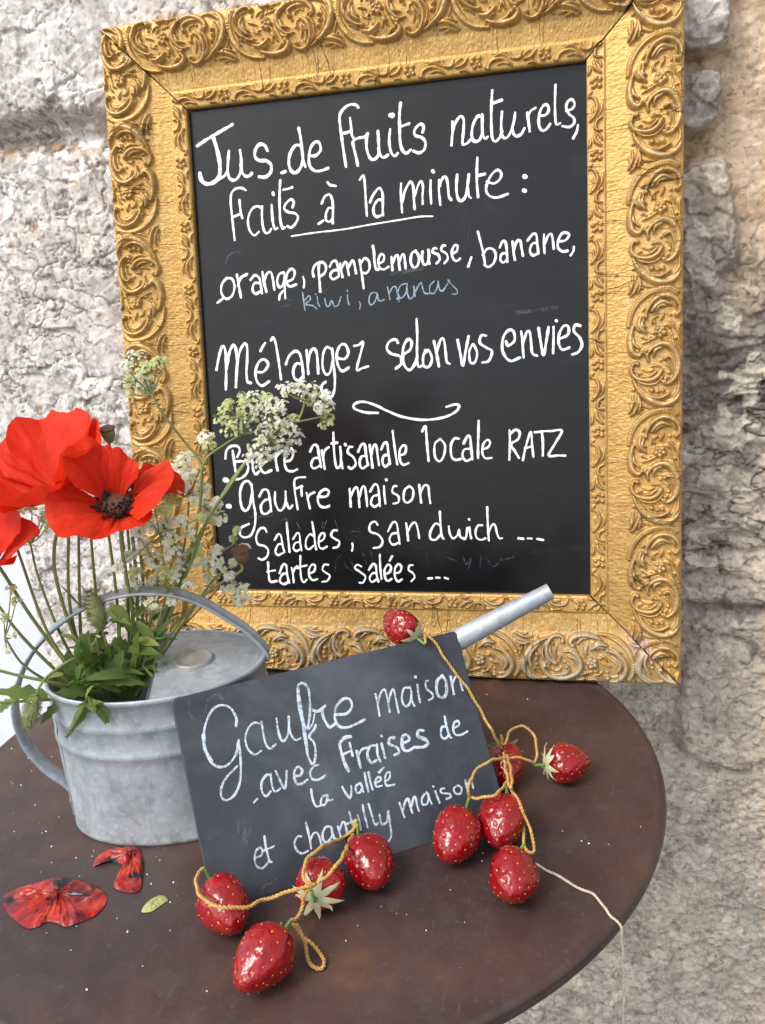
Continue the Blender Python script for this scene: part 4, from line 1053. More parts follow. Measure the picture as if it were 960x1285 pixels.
def floret(mb, p, nrm_, r, mat):
    a, u, v = basis(nrm_)
    q0 = rng.uniform(0, 6.28)
    vs_ = [p]; f = []
    for k in range(5):
        q = q0 + k * 1.2566; l = r * rng.uniform(.8, 1.15)
        d = math.cos(q) * u + math.sin(q) * v; s_ = -math.sin(q) * u + math.cos(q) * v
        i = len(vs_)
        vs_ += [p + d * l * .55 + s_ * l * .36 + a * r * .22, p + d * l * 1.0 + s_ * l * .22 + a * r * .18, p + d * l * 1.0 - s_ * l * .22 + a * r * .18, p + d * l * .55 - s_ * l * .36 + a * r * .22]
        f.append((0, i, i + 1, i + 2, i + 3))
    mb.add(vs_, f, mat, False)
def umbel(label, clusters, stems, d=0., yfrac=.12, fl=(.0013, .0020), dens=2.6):
    """one stalk of cow parsley: stem, then each little umbel a part of it"""
    sp_ = [bps([(x, y, (q[0] if q else d)) for x, y, *q in s]) for s in stems]
    t = tag(empty('cow_parsley', sp_[0][-1]), label, 'wild flower', 'white cow parsley stalks')
    mb = MB()
    for k, s in enumerate(sp_): tube(mb, smooth(s, 7), [.0008, .0012, .0016] if k == 0 else [.0006, .0010], 7)
    # rays to each cluster from the nearest stem top
    tops = [s[0] for s in sp_]
    cs_ = []
    for (x, y, r, kind) in clusters:
        c = bp((x, y), d + rng.uniform(-.012, .012)); cs_.append((c, r, kind))
        tp = min(tops, key=lambda q: np.linalg.norm(q - c))
        midp = (tp + c) / 2 + np.array([0, 0, -.002])
        tube(mb, smooth([tp, midp, c], 4), [.0007, .0004], 5, 0, False)
    mb.build('stem', STEM, t)
    for c, r, kind in cs_:
        rad = r * .88 / FPX * np.linalg.norm(c - CAM)
        mb = MB(); up = nrm(todc(c) * .75 + np.array([-.15, 0, .55]))
        a, u, v = basis(up)
        nf = max(5, int(r * dens))
        for k in range(nf):
            q = rng.uniform(0, 6.283); rr_ = rad * math.sqrt(rng.uniform(0, 1)) * 1.15
            p = c + (math.cos(q) * u + math.sin(q) * v) * rr_ + a * (rad * .45 * (1 - (rr_ / rad) ** 2) + rng.normal() * rad * .16)
            n_ = nrm(a + (math.cos(q) * u + math.sin(q) * v) * rr_ / rad * .8 + rng.normal(size=3) * .25)
            floret(mb, p, n_, rng.uniform(*fl), (0 if kind == 'w' and rng.random() > yfrac else 1))
            tube(mb, [c - a * rad * .5, p], [.00025], 3, 2, False)
        mb.build('flower_cluster', [FLW, FLY, STEM], t)
umbel('lime and white flower umbel left of the dense white one, before the blackboard',
      [(283, 512, 9, 'y'), (277, 525, 9, 'y'), (290, 535, 14, 'y'), (305, 508, 10, 'y'), (318, 502, 16, 'w'), (315, 530, 15, 'w'), (287, 505, 6, 'y'), (303, 497, 6, 'y'), (335, 498, 7, 'y'), (300, 520, 6, 'y'), (327, 515, 9, 'w')],
      [(304, 545, .01), (285, 556, .01), (256, 580, .01), (252, 625, .01), (243, 680, .005), (222, 745, 0), (185, 830, 0), (168, 876, 0)][0:1] and [[(304, 545, .01), (285, 556, .01), (256, 580, .01), (252, 625, .01), (243, 680, .005), (222, 745, 0), (185, 830, 0), (168, 876, 0)], [(345, 540, .012), (325, 541, .012), (304, 545, .01)]], .012)
umbel('dense white umbel of wild flowers beside the word beer on the blackboard',
      [(345, 522, 14, 'w'), (335, 540, 14, 'w'), (352, 540, 14, 'w'), (365, 535, 12, 'w'), (372, 548, 10, 'w'), (325, 560, 14, 'w'), (345, 560, 12, 'w'), (330, 575, 14, 'w'), (312, 573, 8, 'w'), (362, 563, 10, 'w'), (368, 525, 7, 'y'), (340, 505, 10, 'w'), (355, 508, 7, 'w')],
      [[(332, 552, .022), (318, 567, .022), (285, 615, .02), (262, 650, .015), (228, 735, .01), (190, 830, 0), (172, 876, 0)]], .022, .06)
umbel('white umbel reaching farthest right over the swirl on the blackboard',
      [(363, 488, 11, 'w'), (378, 486, 11, 'w'), (394, 488, 11, 'w'), (395, 500, 11, 'w'), (408, 497, 9, 'w'), (412, 510, 8, 'w'), (385, 498, 8, 'w'), (411, 524, 8, 'y'), (405, 535, 6, 'y'), (415, 530, 4, 'y'), (404, 518, 5, 'y'), (400, 510, 8, 'w'), (352, 487, 6, 'w')],
      [[(383, 503, .03), (377, 522, .03), (368, 530, .03), (345, 542, .025), (300, 590, .02), (268, 640, .01), (236, 700, .005), (195, 800, 0), (170, 876, 0)], [(403, 523, .03), (385, 527, .03), (370, 530, .03)]], .03, .12)
umbel('tall umbel of wild flowers standing farthest left in front of the gilded moulding',
      [(170, 450, 12, 'w'), (185, 462, 12, 'y'), (160, 478, 10, 'y'), (175, 480, 12, 'w'), (190, 480, 10, 'w'), (197, 455, 9, 'y'), (207, 453, 5, 'y'), (163, 494, 5, 'y'), (185, 490, 8, 'y'), (158, 460, 8, 'w'), (178, 470, 9, 'w')],
      [[(190, 494, -.01), (205, 520, -.01), (232, 555, -.01), (250, 578, -.005), (253, 602, 0), (248, 655, 0), (230, 715, 0), (198, 795, 0), (168, 876, 0)]], -.01, .25)
umbel('white wild flowers crowded between the front poppy and the gilded frame',
      [(222, 588, 14, 'w'), (240, 598, 12, 'w'), (203, 610, 10, 'w'), (245, 626, 12, 'w'), (262, 640, 14, 'w'), (275, 650, 10, 'w'), (215, 628, 12, 'y'), (258, 548, 10, 'w'), (262, 560, 8, 'y'), (232, 575, 10, 'w'), (228, 610, 9, 'w'), (255, 612, 9, 'w'), (272, 630, 8, 'w')],
      [[(238, 618, -.005), (232, 680, -.005), (215, 750, -.003), (185, 830, 0), (165, 876, 0)], [(262, 562, -.005), (250, 590, -.005), (238, 622, -.005)]], -.005, .16, (.0017, .0028), 2.5)
umbel('loose white wild flowers low on the stems above the handle',
      [(185, 655, 13, 'w'), (207, 660, 13, 'w'), (225, 655, 10, 'w'), (180, 685, 12, 'w'), (160, 700, 9, 'w'), (195, 702, 12, 'w'), (215, 690, 12, 'w'), (232, 705, 12, 'w'), (170, 718, 8, 'y'), (195, 732, 12, 'w'), (172, 668, 9, 'w'), (205, 640, 8, 'y'), (245, 690, 10, 'y')],
      [[(200, 712, .008), (190, 770, .006), (175, 830, .003), (162, 876, 0)], [(222, 690, .008), (205, 735, .008), (190, 775, .006)]], .008, .14, (.0017, .0028), 2.5)
umbel('small white wild flowers just behind the top of the handle',
      [(163, 745, 11, 'w'), (180, 748, 12, 'w'), (172, 762, 10, 'w'), (192, 770, 12, 'w'), (207, 780, 8, 'w'), (183, 785, 8, 'w'), (205, 765, 8, 'w'), (160, 760, 7, 'w'), (195, 792, 6, 'y'), (180, 798, 4, 'y')],
      [[(185, 785, -.012), (175, 830, -.01), (163, 876, 0)]], -.012, .10)
umbel('creamy wild flowers spread low between the poppy stems and the frame',
      [(178, 640, 9, 'w'), (192, 628, 8, 'y'), (150, 712, 8, 'w'), (168, 735, 9, 'w'), (212, 675, 10, 'w'), (240, 668, 9, 'w'), (222, 720, 10, 'w'), (205, 718, 8, 'y'), (236, 735, 8, 'w'), (250, 650, 8, 'y'), (190, 758, 8, 'w'), (215, 752, 7, 'w')],
      [[(214, 735, .016), (195, 790, .010), (178, 840, .004), (160, 876, 0)], [(200, 668, .016), (205, 705, .016), (210, 740, .014)]], .016, .2, (.0017, .0028), 2.2)
umbel('white wild flowers hanging round the reddish seed head',
      [(268, 700, 11, 'w'), (275, 712, 9, 'w'), (265, 724, 10, 'w'), (285, 735, 9, 'w'), (300, 750, 11, 'w'), (290, 706, 6, 'w'), (255, 706, 8, 'w'), (306, 687, 6, 'w'), (292, 676, 4, 'y'), (296, 665, 4, 'y'), (272, 690, 7, 'w'), (287, 722, 6, 'w'), (304, 738, 7, 'w')],
      [[(282, 715, .0), (262, 735, 0), (225, 790, 0), (185, 850, 0), (165, 876, 0)], [(295, 682, 0), (285, 688, 0), (272, 695, 0)]], .0, .10, (.0017, .0028), 2.5)
umbel('lime wild flowers at the left edge of the picture under the big poppies',
      [(22, 640, 9, 'y'), (8, 655, 8, 'y'), (40, 636, 9, 'y'), (16, 645, 7, 'w'), (52, 648, 7, 'w'), (60, 660, 6, 'y'), (40, 672, 7, 'y'), (62, 640, 5, 'y')],
      [[(38, 682, -.035), (50, 730, -.025), (78, 800, -.015), (120, 876, 0)]], -.035, .4)
umbel('few tiny pale flowers beside the handle at the left edge',
      [(14, 738, 6, 'y'), (20, 755, 6, 'y'), (4, 775, 7, 'y'), (16, 797, 4, 'w'), (8, 815, 4, 'w')],
      [[(6, 800, .01), (30, 835, .01), (75, 862, .005), (115, 872, 0)]], .01, .4)

# bare stalks, leaves and buds
def leafblade(mb, p, d, up, L, W, curl=.3, mat=0, lobes=0):
    d = nrm(d); s_ = np.cross(d, up); s_ /= np.linalg.norm(s_) + 1e-9; n_ = np.cross(s_, d)
    nl = 9; V = []
    for i in range(nl):
        t = i / (nl - 1); wdt = W * (math.sin(math.pi * min(1, t * .92 + .08)) ** .8) * (1 - .35 * t)
        if lobes: wdt *= (.75 + .45 * (i % 2))
        c = p + d * L * t - n_ * L * curl * t * t
        V += [c - s_ * wdt + n_ * wdt * .35, c, c + s_ * wdt + n_ * wdt * .35]
    mb.add(V, grid_faces(nl, 3), mat)
def stalk(label, pts, r, leaves, mat=None, cat='stalk', name='leafy_stalk', lm=None):
    p = bps(pts); t = tag(empty(name, p[-1]), label, cat, 'leafy stalks in the watering can')
    mb = MB(); tube(mb, smooth(p, 8), r, 7); mb.build('stem', mat or STEM, t)
    for (x, y, d, x2, y2, d2, W) in leaves:
        a = bp((x, y), d); b = bp((x2, y2), d2); mb = MB()
        leafblade(mb, a, b - a, todc(a) * .6 + np.array([0, 0, .6]) + rng.normal(size=3) * .25, np.linalg.norm(b - a), W, rng.uniform(-.25, .75), 0, rng.integers(0, 2))
        mb.build('leaf', lm or LEAF, t)
def rl(n, x0, x1, y0, y1, L0, L1, d0=.0, d1=.03, W=(.003, .007)):
    o = []
    for k in range(n):
        x = rng.uniform(x0, x1); y = rng.uniform(y0, y1); q = rng.uniform(-.3, 3.6); L = rng.uniform(L0, L1); d = rng.uniform(d0, d1)
        o.append((x, y, d, x + L * math.cos(q), y - L * math.sin(q) * .8, d + rng.uniform(-.01, .02), rng.uniform(*W)))
    return o
stalk('stalk with broad leaves spreading over the front of the can opening', [(120, 800, .012), (128, 840, .012), (140, 876, 0)], [.0012, .0016], rl(17, 80, 170, 820, 868, 24, 52))
stalk('stalk with leaves over the right part of the can opening', [(175, 790, .01), (165, 835, .012), (155, 876, 0)], [.0012, .0016], rl(15, 130, 195, 800, 862, 22, 46))
stalk('pale green stalk with lobed leaves at the middle of the posy', [(150, 770, .005), (150, 830, .01), (150, 876, 0)], [.0012, .0018], rl(13, 90, 200, 775, 850, 22, 44, -.01, .02, (.003, .006)), None, 'stalk', 'leafy_stalk', YLEAF)
stalk('tangle of narrow pale leaves low over the rim of the can', [(100, 830, .018), (118, 850, .018), (132, 876, .005)], [.0010, .0016], rl(26, 70, 215, 815, 872, 16, 40, .0, .03, (.0016, .0042)), None, 'stalk', 'leafy_stalk', YLEAF)
stalk('small divided green leaves high in the posy', [(190, 775, .0), (180, 820, .0), (160, 876, 0)], [.0010, .0016], rl(22, 120, 215, 770, 850, 12, 26, -.01, .02, (.0016, .0035)))
stalk('dark leaves deep at the back of the can opening', [(110, 800, -.02), (125, 840, -.02), (140, 876, -.01)], [.0012, .0016], [(95, 870, -.02, 82, 818, -.02, .011), (120, 868, -.02, 95, 812, -.02, .012), (150, 868, -.02, 160, 815, -.025, .010), (180, 860, -.02, 192, 815, -.02, .008), (100, 872, -.01, 70, 845, -.01, .007)])
stalk('long green leaf and stalk reaching left past the handle', [(-14, 882, .02), (30, 880, .02), (80, 876, .018), (115, 868, .01), (140, 872, 0)], [.0010, .0018], [(60, 874, .02, -8, 868, .025, .008), (75, 880, .02, 52, 911, .03, .005), (20, 878, .02, -12, 892, .02, .005), (108, 868, .015, 62, 872, .02, .006)])
stalk('thin brown green stalk crossing the handle to the left', [(-14, 838, .015), (25, 848, .015), (75, 858, .012), (125, 868, 0)], [.0011, .0016], [(2, 842, .015, -14, 850, .016, .003)])
for k, (pts, lab) in enumerate([
    ([(-12, 745, 0), (20, 790, 0), (60, 832, 0), (105, 872, 0)], 'thin stalk leaning left under the cut off poppy'),
    ([(98, 622, -.012), (100, 760, -.008), (104, 820, -.005), (120, 876, 0)], 'straight green stalk under the big poppy'),
    ([(88, 618, -.012), (86, 740, -.004), (100, 815, -.003), (125, 876, 0)], 'green stalk left of the straight one'),
    ([(132, 640, .0), (146, 745, 0), (150, 820, 0), (152, 876, 0)], 'green stalk rising behind the hairy upright bud'),
    ([(158, 640, -.006), (166, 745, -.006), (164, 820, 0), (158, 876, 0)], 'thick green stalk right under the front poppy'),
    ([(170, 640, -.009), (180, 745, -.009), (172, 820, 0), (160, 876, 0)], 'thick green stalk nearest the frame under the front poppy'),
    ([(22, 690, -.006), (58, 790, .004), (92, 840, .004), (130, 876, 0)], 'slender stalk slanting up to the left edge flowers'),
    ([(112, 650, -.016), (122, 760, -.014), (132, 825, -.01), (140, 876, 0)], 'slender stalk with forked tip behind the buds')]):
    lv = []
    if k in (1, 7): lv = [(pts[1][0], pts[1][1], 0, pts[1][0] - 22, pts[1][1] - 26, 0, .0012), (pts[1][0], pts[1][1] + 10, 0, pts[1][0] + 20, pts[1][1] - 22, 0, .0012)]
    stalk(lab, pts, [.0011, .0017], lv)
def canpt(px, off=.004):
    r = ray([px])[0]; o = CAM - CC
    A = np.array([AX / (ca * 1.03 + off), AT / (cb * 1.03 + off)]); ro = A @ o; rd_ = A @ r
    qa, qb, qc = rd_ @ rd_, 2 * ro @ rd_, ro @ ro - 1
    D_ = max(qb * qb - 4 * qa * qc, 0); return CAM + r * (-qb - math.sqrt(D_)) / (2 * qa)
def fern(label, pts, L, d):
    p = smooth(np.array([bp((108, 874), .012)] + [canpt(q) for q in pts]), 6); t = tag(empty('fern_leaf', p[0]), label, 'leaf')
    mb = MB(); tube(mb, p, [.0007, .0004], 5)
    n = len(p)
    for i in range(1, n, 1):
        tg_ = nrm(p[min(i + 1, n - 1)] - p[max(i - 1, 0)]); f_ = 1 - .75 * i / n
        for sg in (-1, 1):
            s_ = np.cross(tg_, todc(p[i])) * sg
            leafblade(mb, p[i], nrm(s_ * .8 + tg_ * .7), todc(p[i]), L * f_, L * .22 * f_, .05, 0, 1)
    mb.build('blade', LEAF, t)
fern('toothed fern like leaf hanging over the left front of the can', [(110, 880), (104, 892), (96, 906), (84, 924)], .012, 0)
fern('second toothed leaf hanging over the rim by the front of the can', [(116, 880), (124, 888), (130, 897), (134, 906)], .010, 0)
def bud(label, a_px, b_px, d, stem, fat):
    a = bp(a_px, d); b = bp(b_px, d); t = tag(empty('hairy_bud', a), label, 'bud')
    ax_, u, v = basis(b - a); L = np.linalg.norm(b - a)
    an = np.linspace(0, 6.283, 16, endpoint=False); zz = np.linspace(0, 1, 12)
    V = np.array([[a + ax_ * L * z + (math.cos(q) * u + math.sin(q) * v) * fat * (math.sin(math.pi * (z * .93 + .035)) ** .65) * (1.05 - .35 * z) for q in an] for z in zz])
    mb = MB(); mb.add(V, grid_faces(12, 16, cv=True))
    for k in range(700):
        i, j = rng.integers(0, 12), rng.integers(0, 16); p = V[i, j]; o_ = nrm(p - (a + ax_ * L * zz[i])) + ax_ * .6 + rng.normal(size=3) * .3
        tube(mb, [p, p + nrm(o_) * rng.uniform(.002, .0045)], [.00024, .00010], 3, 0, False)
    mb.build('bud_body', HAIRY, t); flower_stem(stem, [.0010, .0014], t)
bud('upright hairy green bud standing in the middle of the posy', (128, 790), (112, 742), .012, [(128, 790, .012), (138, 825, .01), (145, 876, 0)], .0078)
bud('hairy green bud hanging down left of the can', (45, 873), (34, 912), .03, [(45, 873, .03), (52, 858, .03), (68, 842, .02), (100, 826, .012), (130, 850, .005), (140, 876, 0)], .0058)
t = tag(empty('round_leaf', bp((140, 765), .016)), 'small round yellow green leaf beside the upright hairy bud', 'leaf')
mb = MB(); leafblade(mb, bp((137, 763), .016), bp((161, 776), .018) - bp((137, 763), .016), todc(BP0), .019, .0075, .1); mb.build('blade', YLEAF, t)

# ------------------------------------------------------------------ strawberries
m = Mat('glossy_red_fruit', .12, spec=.4); v = m.coord()
a1 = m.noise(v, 55, 4, .6)
m.base(m.ramp(a1, [(.3, (.19, .0015, .004, 1)), (.55, (.31, .003, .006, 1)), (.75, (.42, .009, .008, 1))]))
m.b.inputs['Coat Weight'].default_value = .55; m.b.inputs['Coat Roughness'].default_value = .08
m.rough(m.ramp(m.noise(v, 90, 3), [(.35, G(.10)), (.7, G(.22))])); vb_ = m.n('TexVoronoi'); vb_.feature = 'SMOOTH_F1'; m.t.links.new(v, vb_.inputs['Vector']); vb_.inputs['Scale'].default_value = 360
oi_ = m.n('ObjectInfo'); bcol_ = m.b.inputs['Base Color'].links[0].from_socket
m.base(m.mix(m.math('MULTIPLY', oi_.outputs['Random'], .55), bcol_, (.20, .002, .005, 1)))
m.bump(m.math('ADD', m.math('MULTIPLY', vb_.outputs['Distance'], -.55), m.noise(v, 105, 3, .45)), .6, .0020)
BERRY = m.m
m = Mat('orange_seed', .35, spec=.5); m.base(m.ramp(m.noise(m.coord(), 150, 2), [(.35, (.50, .10, .012, 1)), (.65, (.70, .30, .04, 1))])); SEED = m.m
m = plant('dry_sepals', .7, (.46, .48, .26, 1), (.70, .68, .46, 1), 120, .2); SEPAL = m.m
m = Mat('green_wire', .45); m.base((.13, .27, .05, 1)); WIRE = m.m
BERRIES = {}
def strawberry(label, cpx, h, q0, q1, D, Ln, tiltz=0., calyx=True, axis=None, c=None, stemdir=None, seed=1):
    if c is None: c = tab([cpx], h)[0]
    if axis is None:
        axis = tab([q1], h)[0] - tab([q0], h)[0]; axis = nrm(axis) + np.array([0, 0, tiltz])
    D = D * .955; a, u, v = basis(nrm(axis)); rs = np.random.default_rng(seed)
    t = tag(empty('strawberry', c), label, 'strawberry', 'strawberries strung on twine')
    tt = np.linspace(0, 1, 64); kk = [0, .03, .1, .2, .34, .5, .66, .8, .9, .96, 1.]; w0_ = rs.uniform(-.05, .05); rv = [.0, .50, .80, .95, 1., .965 + w0_ * .4, .83 + w0_, .64 + w0_ * 1.4, .45 + w0_, .30 + w0_ * .6, .0]
    rr = np.interp(tt, kk, rv)
    for _ in range(2): rr[1:-1] = (rr[:-2] + 2 * rr[1:-1] + rr[2:]) / 4
    an = np.linspace(0, 2 * math.pi, 96, endpoint=False)
    zz = (tt - .45) * Ln
    lump = 1 + .07 * np.sin(3 * an[None] + rs.uniform(0, 6)) * (1 - tt[:, None]) + .10 * (fbm(np.cos(an)[None] * 2.2 + tt[:, None] * 3 + seed, np.sin(an)[None] * 2.2 + 5, 3, seed) - .5)
    rad = rr[:, None] * D / 2 * lump
    # seeds on spirals, each sunk in a dimple
    seeds = []
    for k in range(58):
        z_ = .06 + .90 * (k + .5) / 58; f_ = (k * 2.39996 + rs.normal() * .22) % 6.28319
        seeds.append((z_, f_))
    pos = lambda: c + a * zz[:, None, None] + rad[..., None] * (np.cos(an)[None, :, None] * u + np.sin(an)[None, :, None] * v)
    V = pos(); Rm = np.maximum(rad, .002)
    dim = np.zeros_like(rad)
    for z_, f_ in seeds:
        dz = (tt[:, None] - z_) * Ln; df = ((an[None] - f_ + math.pi) % (2 * math.pi) - math.pi) * Rm
        dim = np.maximum(dim, np.exp(-(dz ** 2 + df ** 2) / (.0017 ** 2)))
    rad = rad - .0009 * dim * np.clip(rr[:, None] * 2, 0, 1); V = pos()
    mb = MB(); mb.add(V, grid_faces(64, 96, cv=True), 0)
    for z_, f_ in seeds:
        r_ = np.interp(z_, tt, rr) * D / 2 * np.interp(f_, an, lump[min(63, int(z_ * 63))])
        if r_ < .003: continue
        ra = math.cos(f_) * u + math.sin(f_) * v; p = c + a * (z_ - .45) * Ln + ra * (r_ - .00035)
        slope = (np.interp(min(1, z_ + .02), tt, rr) - np.interp(z_ - .02, tt, rr)) * D / 2 / (.04 * Ln)
        n_ = nrm(ra - a * slope); d_ = nrm(a - n_ * (a @ n_)); s_ = np.cross(n_, d_)
        L_, W_ = .00092 * rs.uniform(.75, 1.2), .00066
        vs_ = [p + n_ * .0006]; 
        for q in range(8): vs_.append(p + d_ * L_ * math.cos(q * .7854) + s_ * W_ * math.sin(q * .7854))
        mb.add(vs_, [(0, q + 1, (q + 1) % 8 + 1) for q in range(8)], 1)
    mb.build('fruit', [BERRY, SEED], t)
    top = c - a * .45 * Ln
    mb = MB()
    nsep = 9 if calyx else 7
    for k in range(nsep):
        q = k * 6.283 / nsep + rs.uniform(-.2, .2); ra = math.cos(q) * u + math.sin(q) * v
        L_ = (.0165 if calyx else .0095) * rs.uniform(.8, 1.15)
        pts = []
        for i in range(6):
            f_ = i / 5; w_ = (.0034 if calyx else .0024) * (1 - f_) ** .6 * (.6 + f_ * 1.2 if f_ < .35 else 1.0)
            rx = .0016 + L_ * f_; zq = -.0012 + (.0045 if calyx else .004) * f_ ** 1.6 * (1 + .4 * rs.normal() * f_) - .0005
            # keep the sepal just outside the fruit
            rin = np.interp(rx, rr[:22] * D / 2, (tt[:22]) * Ln) if rx < D * .48 else Ln * .3
            zq = min(zq, rin - .0011)
            sd_ = -math.sin(q) * u + math.cos(q) * v
            pts += [top + ra * rx + a * zq - sd_ * w_, top + ra * rx + a * (zq - .0004), top + ra * rx + a * zq + sd_ * w_]
        mb.add(pts, grid_faces(6, 3))
    mb.build('calyx', SEPAL, t)
    mb = MB(); e_ = top - a * .012 if stemdir is None else top - a * .004 + nrm(stemdir) * .012
    tube(mb, smooth([top + a * .001, top - a * .005, e_], 5), [.0014, .0012, .0012], 8); mb.build('stem', WIRE, t)
    BERRIES[label] = (c, a, top, e_)
    return top, e_
strawberry('strawberry at the slate corner, left of the one with a pale star of sepals', (282, 1136), .0195, (262, 1110), (297, 1166), .0400, .0445, -.15, False, seed=1, stemdir=(-.5, .15, .9))
strawberry('strawberry lying nearest the viewer, pointing to the lower left', (330, 1202), .0195, (358, 1172), (304, 1238), .0405, .0480, -.08, False, seed=2)
strawberry('strawberry in front of the slate showing its pale star of sepals', (402, 1106), .0195, (0, 0), (0, 0), .0390, .042, 0, True, axis=(-.12, .88, -.12), seed=3, stemdir=(.0, -.3, .9))
strawberry('strawberry touching the foot of the slate below the word chantilly', (463, 1081), .0190, (449, 1050), (482, 1114), .0385, .0445, -.12, False, seed=4, stemdir=(-.1, .3, .9))
strawberry('strawberry at the right foot of the slate, left of its touching twin', (572, 1048), .0195, (588, 1020), (558, 1082), .0395, .0465, -.15, False, seed=5, stemdir=(.25, .3, .8))
strawberry('strawberry touching the right hand one of the pair at the slate corner, plump and upright', (630, 1030), .0200, (638, 998), (622, 1066), .0395, .0440, -.25, False, seed=6, stemdir=(.1, .3, .9))
strawberry('strawberry below the pair, by the thin pale string', (644, 1100), .0190, (650, 1066), (642, 1134), .0385, .0420, .12, False, seed=7, stemdir=(.25, .2, .4))
strawberry('strawberry farthest right with pale sepals turned to the slate', (711, 957), .0175, (690, 957), (740, 960), .0355, .0400, -.08, True, axis=(.90, .42, -.12), seed=8)
strawberry('strawberry half hidden behind the right edge of the slate', (634, 960), .0180, (636, 935), (634, 985), .0345, .0400, -.2, True, seed=9, stemdir=(-.3, .0, .9))
ct = spx([(504, 786)], -.011)[0]
strawberry('strawberry perched on the top edge of the slate against the gilded frame', None, 0, None, None, .0310, .0360, c=ct, axis=(-.80, .50, .34), seed=10)

# ------------------------------------------------------------------ raffia twine
m = Mat('raffia', .7, spec=.3); v = m.coord()
m.base(m.ramp(m.noise(v, 240, 4, .7), [(.3, (.36, .20, .05, 1)), (.7, (.62, .40, .14, 1))])); m.bump(m.noise(v, 900, 3), .5, .0004); RAF = m.m
m = Mat('pale_string', .75, spec=.3); v = m.coord(); m.base(m.ramp(m.noise(v, 300, 4), [(.3, (.40, .33, .24, 1)), (.7, (.62, .54, .42, 1))])); PSTR = m.m
def pt(q):
    k, x, y, h = q
    return spx([(x, y)], h)[0] if k == 's' else tab([(x, y)], h)[0]
def twine(mb, pts, r=.0009, pitch=.006):
    p3 = np.array([pt(q) if isinstance(q[0], str) else np.array(q) for q in pts]); p = smooth(p3, 14)
    # resample evenly
    L = np.r_[0, np.cumsum(np.linalg.norm(np.diff(p, axis=0), axis=1))]; n = max(8, int(L[-1] / .0011))
    s_ = np.linspace(0, L[-1], n); p = np.stack([np.interp(s_, L, p[:, i]) for i in range(3)], 1)
    p += .0004 * np.stack([np.sin(s_ * 310), np.cos(s_ * 270), np.sin(s_ * 350 + 1)], 1)
    t_, N_, B_ = frames(p)
    for ph_ in (0, math.pi):
        q = p + r * .78 * (np.cos(s_ / pitch * 6.283 + ph_)[:, None] * N_ + np.sin(s_ / pitch * 6.283 + ph_)[:, None] * B_)
        tube(mb, q, [r], 6)
B = list(BERRIES.values())
tip = lambda i: B[i][3]
def cord(name, label, runs, mat, r, pitch, cat='twine'):
    t = tag(empty(name, pt(runs[0][0]) if isinstance(runs[0][0][0], str) else np.array(runs[0][0])), label, cat)
    for q in runs:
        mb = MB(); twine(mb, q, r, pitch); mb.build('strand', mat, t)
A_ = tuple
cord('raffia_twine', 'yellow raffia twine running down the right edge of the slate to five strawberries', [
    [A_(tip(9)), ('s', 534, 795, .003), ('s', 548, 810, .0025), ('s', 565, 836, .0025), ('s', 588, 866, .0025), ('s', 606, 897, .0025), ('s', 620, 922, .003), ('t', 630, 941, .030), A_(tip(8))],
    [A_(tip(8)), ('t', 633, 935, .036), ('t', 640, 918, .040), ('t', 655, 911, .040), ('t', 669, 921, .036), ('t', 674, 942, .028), A_(tip(7))],
    [A_(tip(7)), ('t', 662, 953, .030), ('t', 640, 951, .036), ('t', 615, 955, .048), ('t', 596, 969, .046), ('t', 588, 990, .044), A_(tip(4))],
    [A_(tip(4)), ('t', 604, 1001, .042), ('t', 622, 997, .044), A_(tip(5))],
    [('t', 632, 945, .036), ('t', 634, 962, .042), ('t', 639, 985, .044), A_(tip(5))],
    [('t', 636, 948, .037), ('t', 641, 966, .042), ('t', 642, 988, .044), A_(tip(5))],
    [A_(tip(5)), ('t', 652, 1008, .036), ('t', 660, 1028, .026), ('t', 669, 1052, .016), ('t', 669, 1069, .010), ('t', 661, 1068, .010), ('t', 657, 1052, .014), ('t', 657, 1030, .020)],
], RAF, .0008, .0055)
cord('raffia_twine', 'yellow raffia twine tying together the strawberries in front of the slate', [
    [A_(tip(0)), ('t', 248, 1097, .034), ('t', 247, 1115, .036), ('t', 258, 1130, .040), ('t', 278, 1138, .0425), ('t', 305, 1139, .038), ('t', 335, 1128, .032), ('t', 372, 1116, .036), ('t', 394, 1110, .0405)],
    [('t', 398, 1109, .041), ('t', 415, 1095, .042), ('t', 430, 1075, .044), ('s', 441, 1050, .006), ('s', 447, 1028, .003), ('s', 444, 1040, .005), ('s', 430, 1052, .005), ('t', 405, 1062, .044), ('t', 386, 1078, .045), ('t', 381, 1094, .044), ('t', 386, 1108, .042), ('t', 395, 1110, .041)],
    [('t', 396, 1110, .0405), ('t', 384, 1118, .034), ('t', 379, 1138, .022), ('t', 372, 1153, .020), A_(tip(1))],
    [('t', 366, 1160, .020), ('t', 377, 1172, .010), ('t', 394, 1188, .004), ('t', 407, 1203, .0025), ('t', 403, 1215, .0025), ('t', 392, 1212, .0025), ('t', 385, 1197, .004), ('t', 381, 1178, .008), ('t', 372, 1158, .016)],
], RAF, .0009, .006)
edge = tab([(786, 1158)], .0015)[0]
rd = nrm(np.r_[edge[:2] - TC, 0]); eo = np.r_[TC + rd[:2] * (TR + .0012), T - .006]
cord('pale_string', 'thin pale string lying across the table and hanging over its right edge', [
    [('t', 638, 1078, .0012), ('t', 655, 1080, .001), ('t', 672, 1085, .001), ('t', 700, 1099, .001), ('t', 722, 1112, .001), ('t', 748, 1125, .001), tuple(np.r_[TC + rd[:2] * (TR - .008), T + .0016]), tuple(np.r_[TC + rd[:2] * (TR - .001), T - .001]), tuple(eo), tuple(eo + [.001, .0005, -.02]), tuple(eo + [.0018, 0, -.06]), tuple(eo + [.0012, 0, -.11]), tuple(eo + [.002, 0, -.22])]],
    PSTR, .0007, .004, 'string')

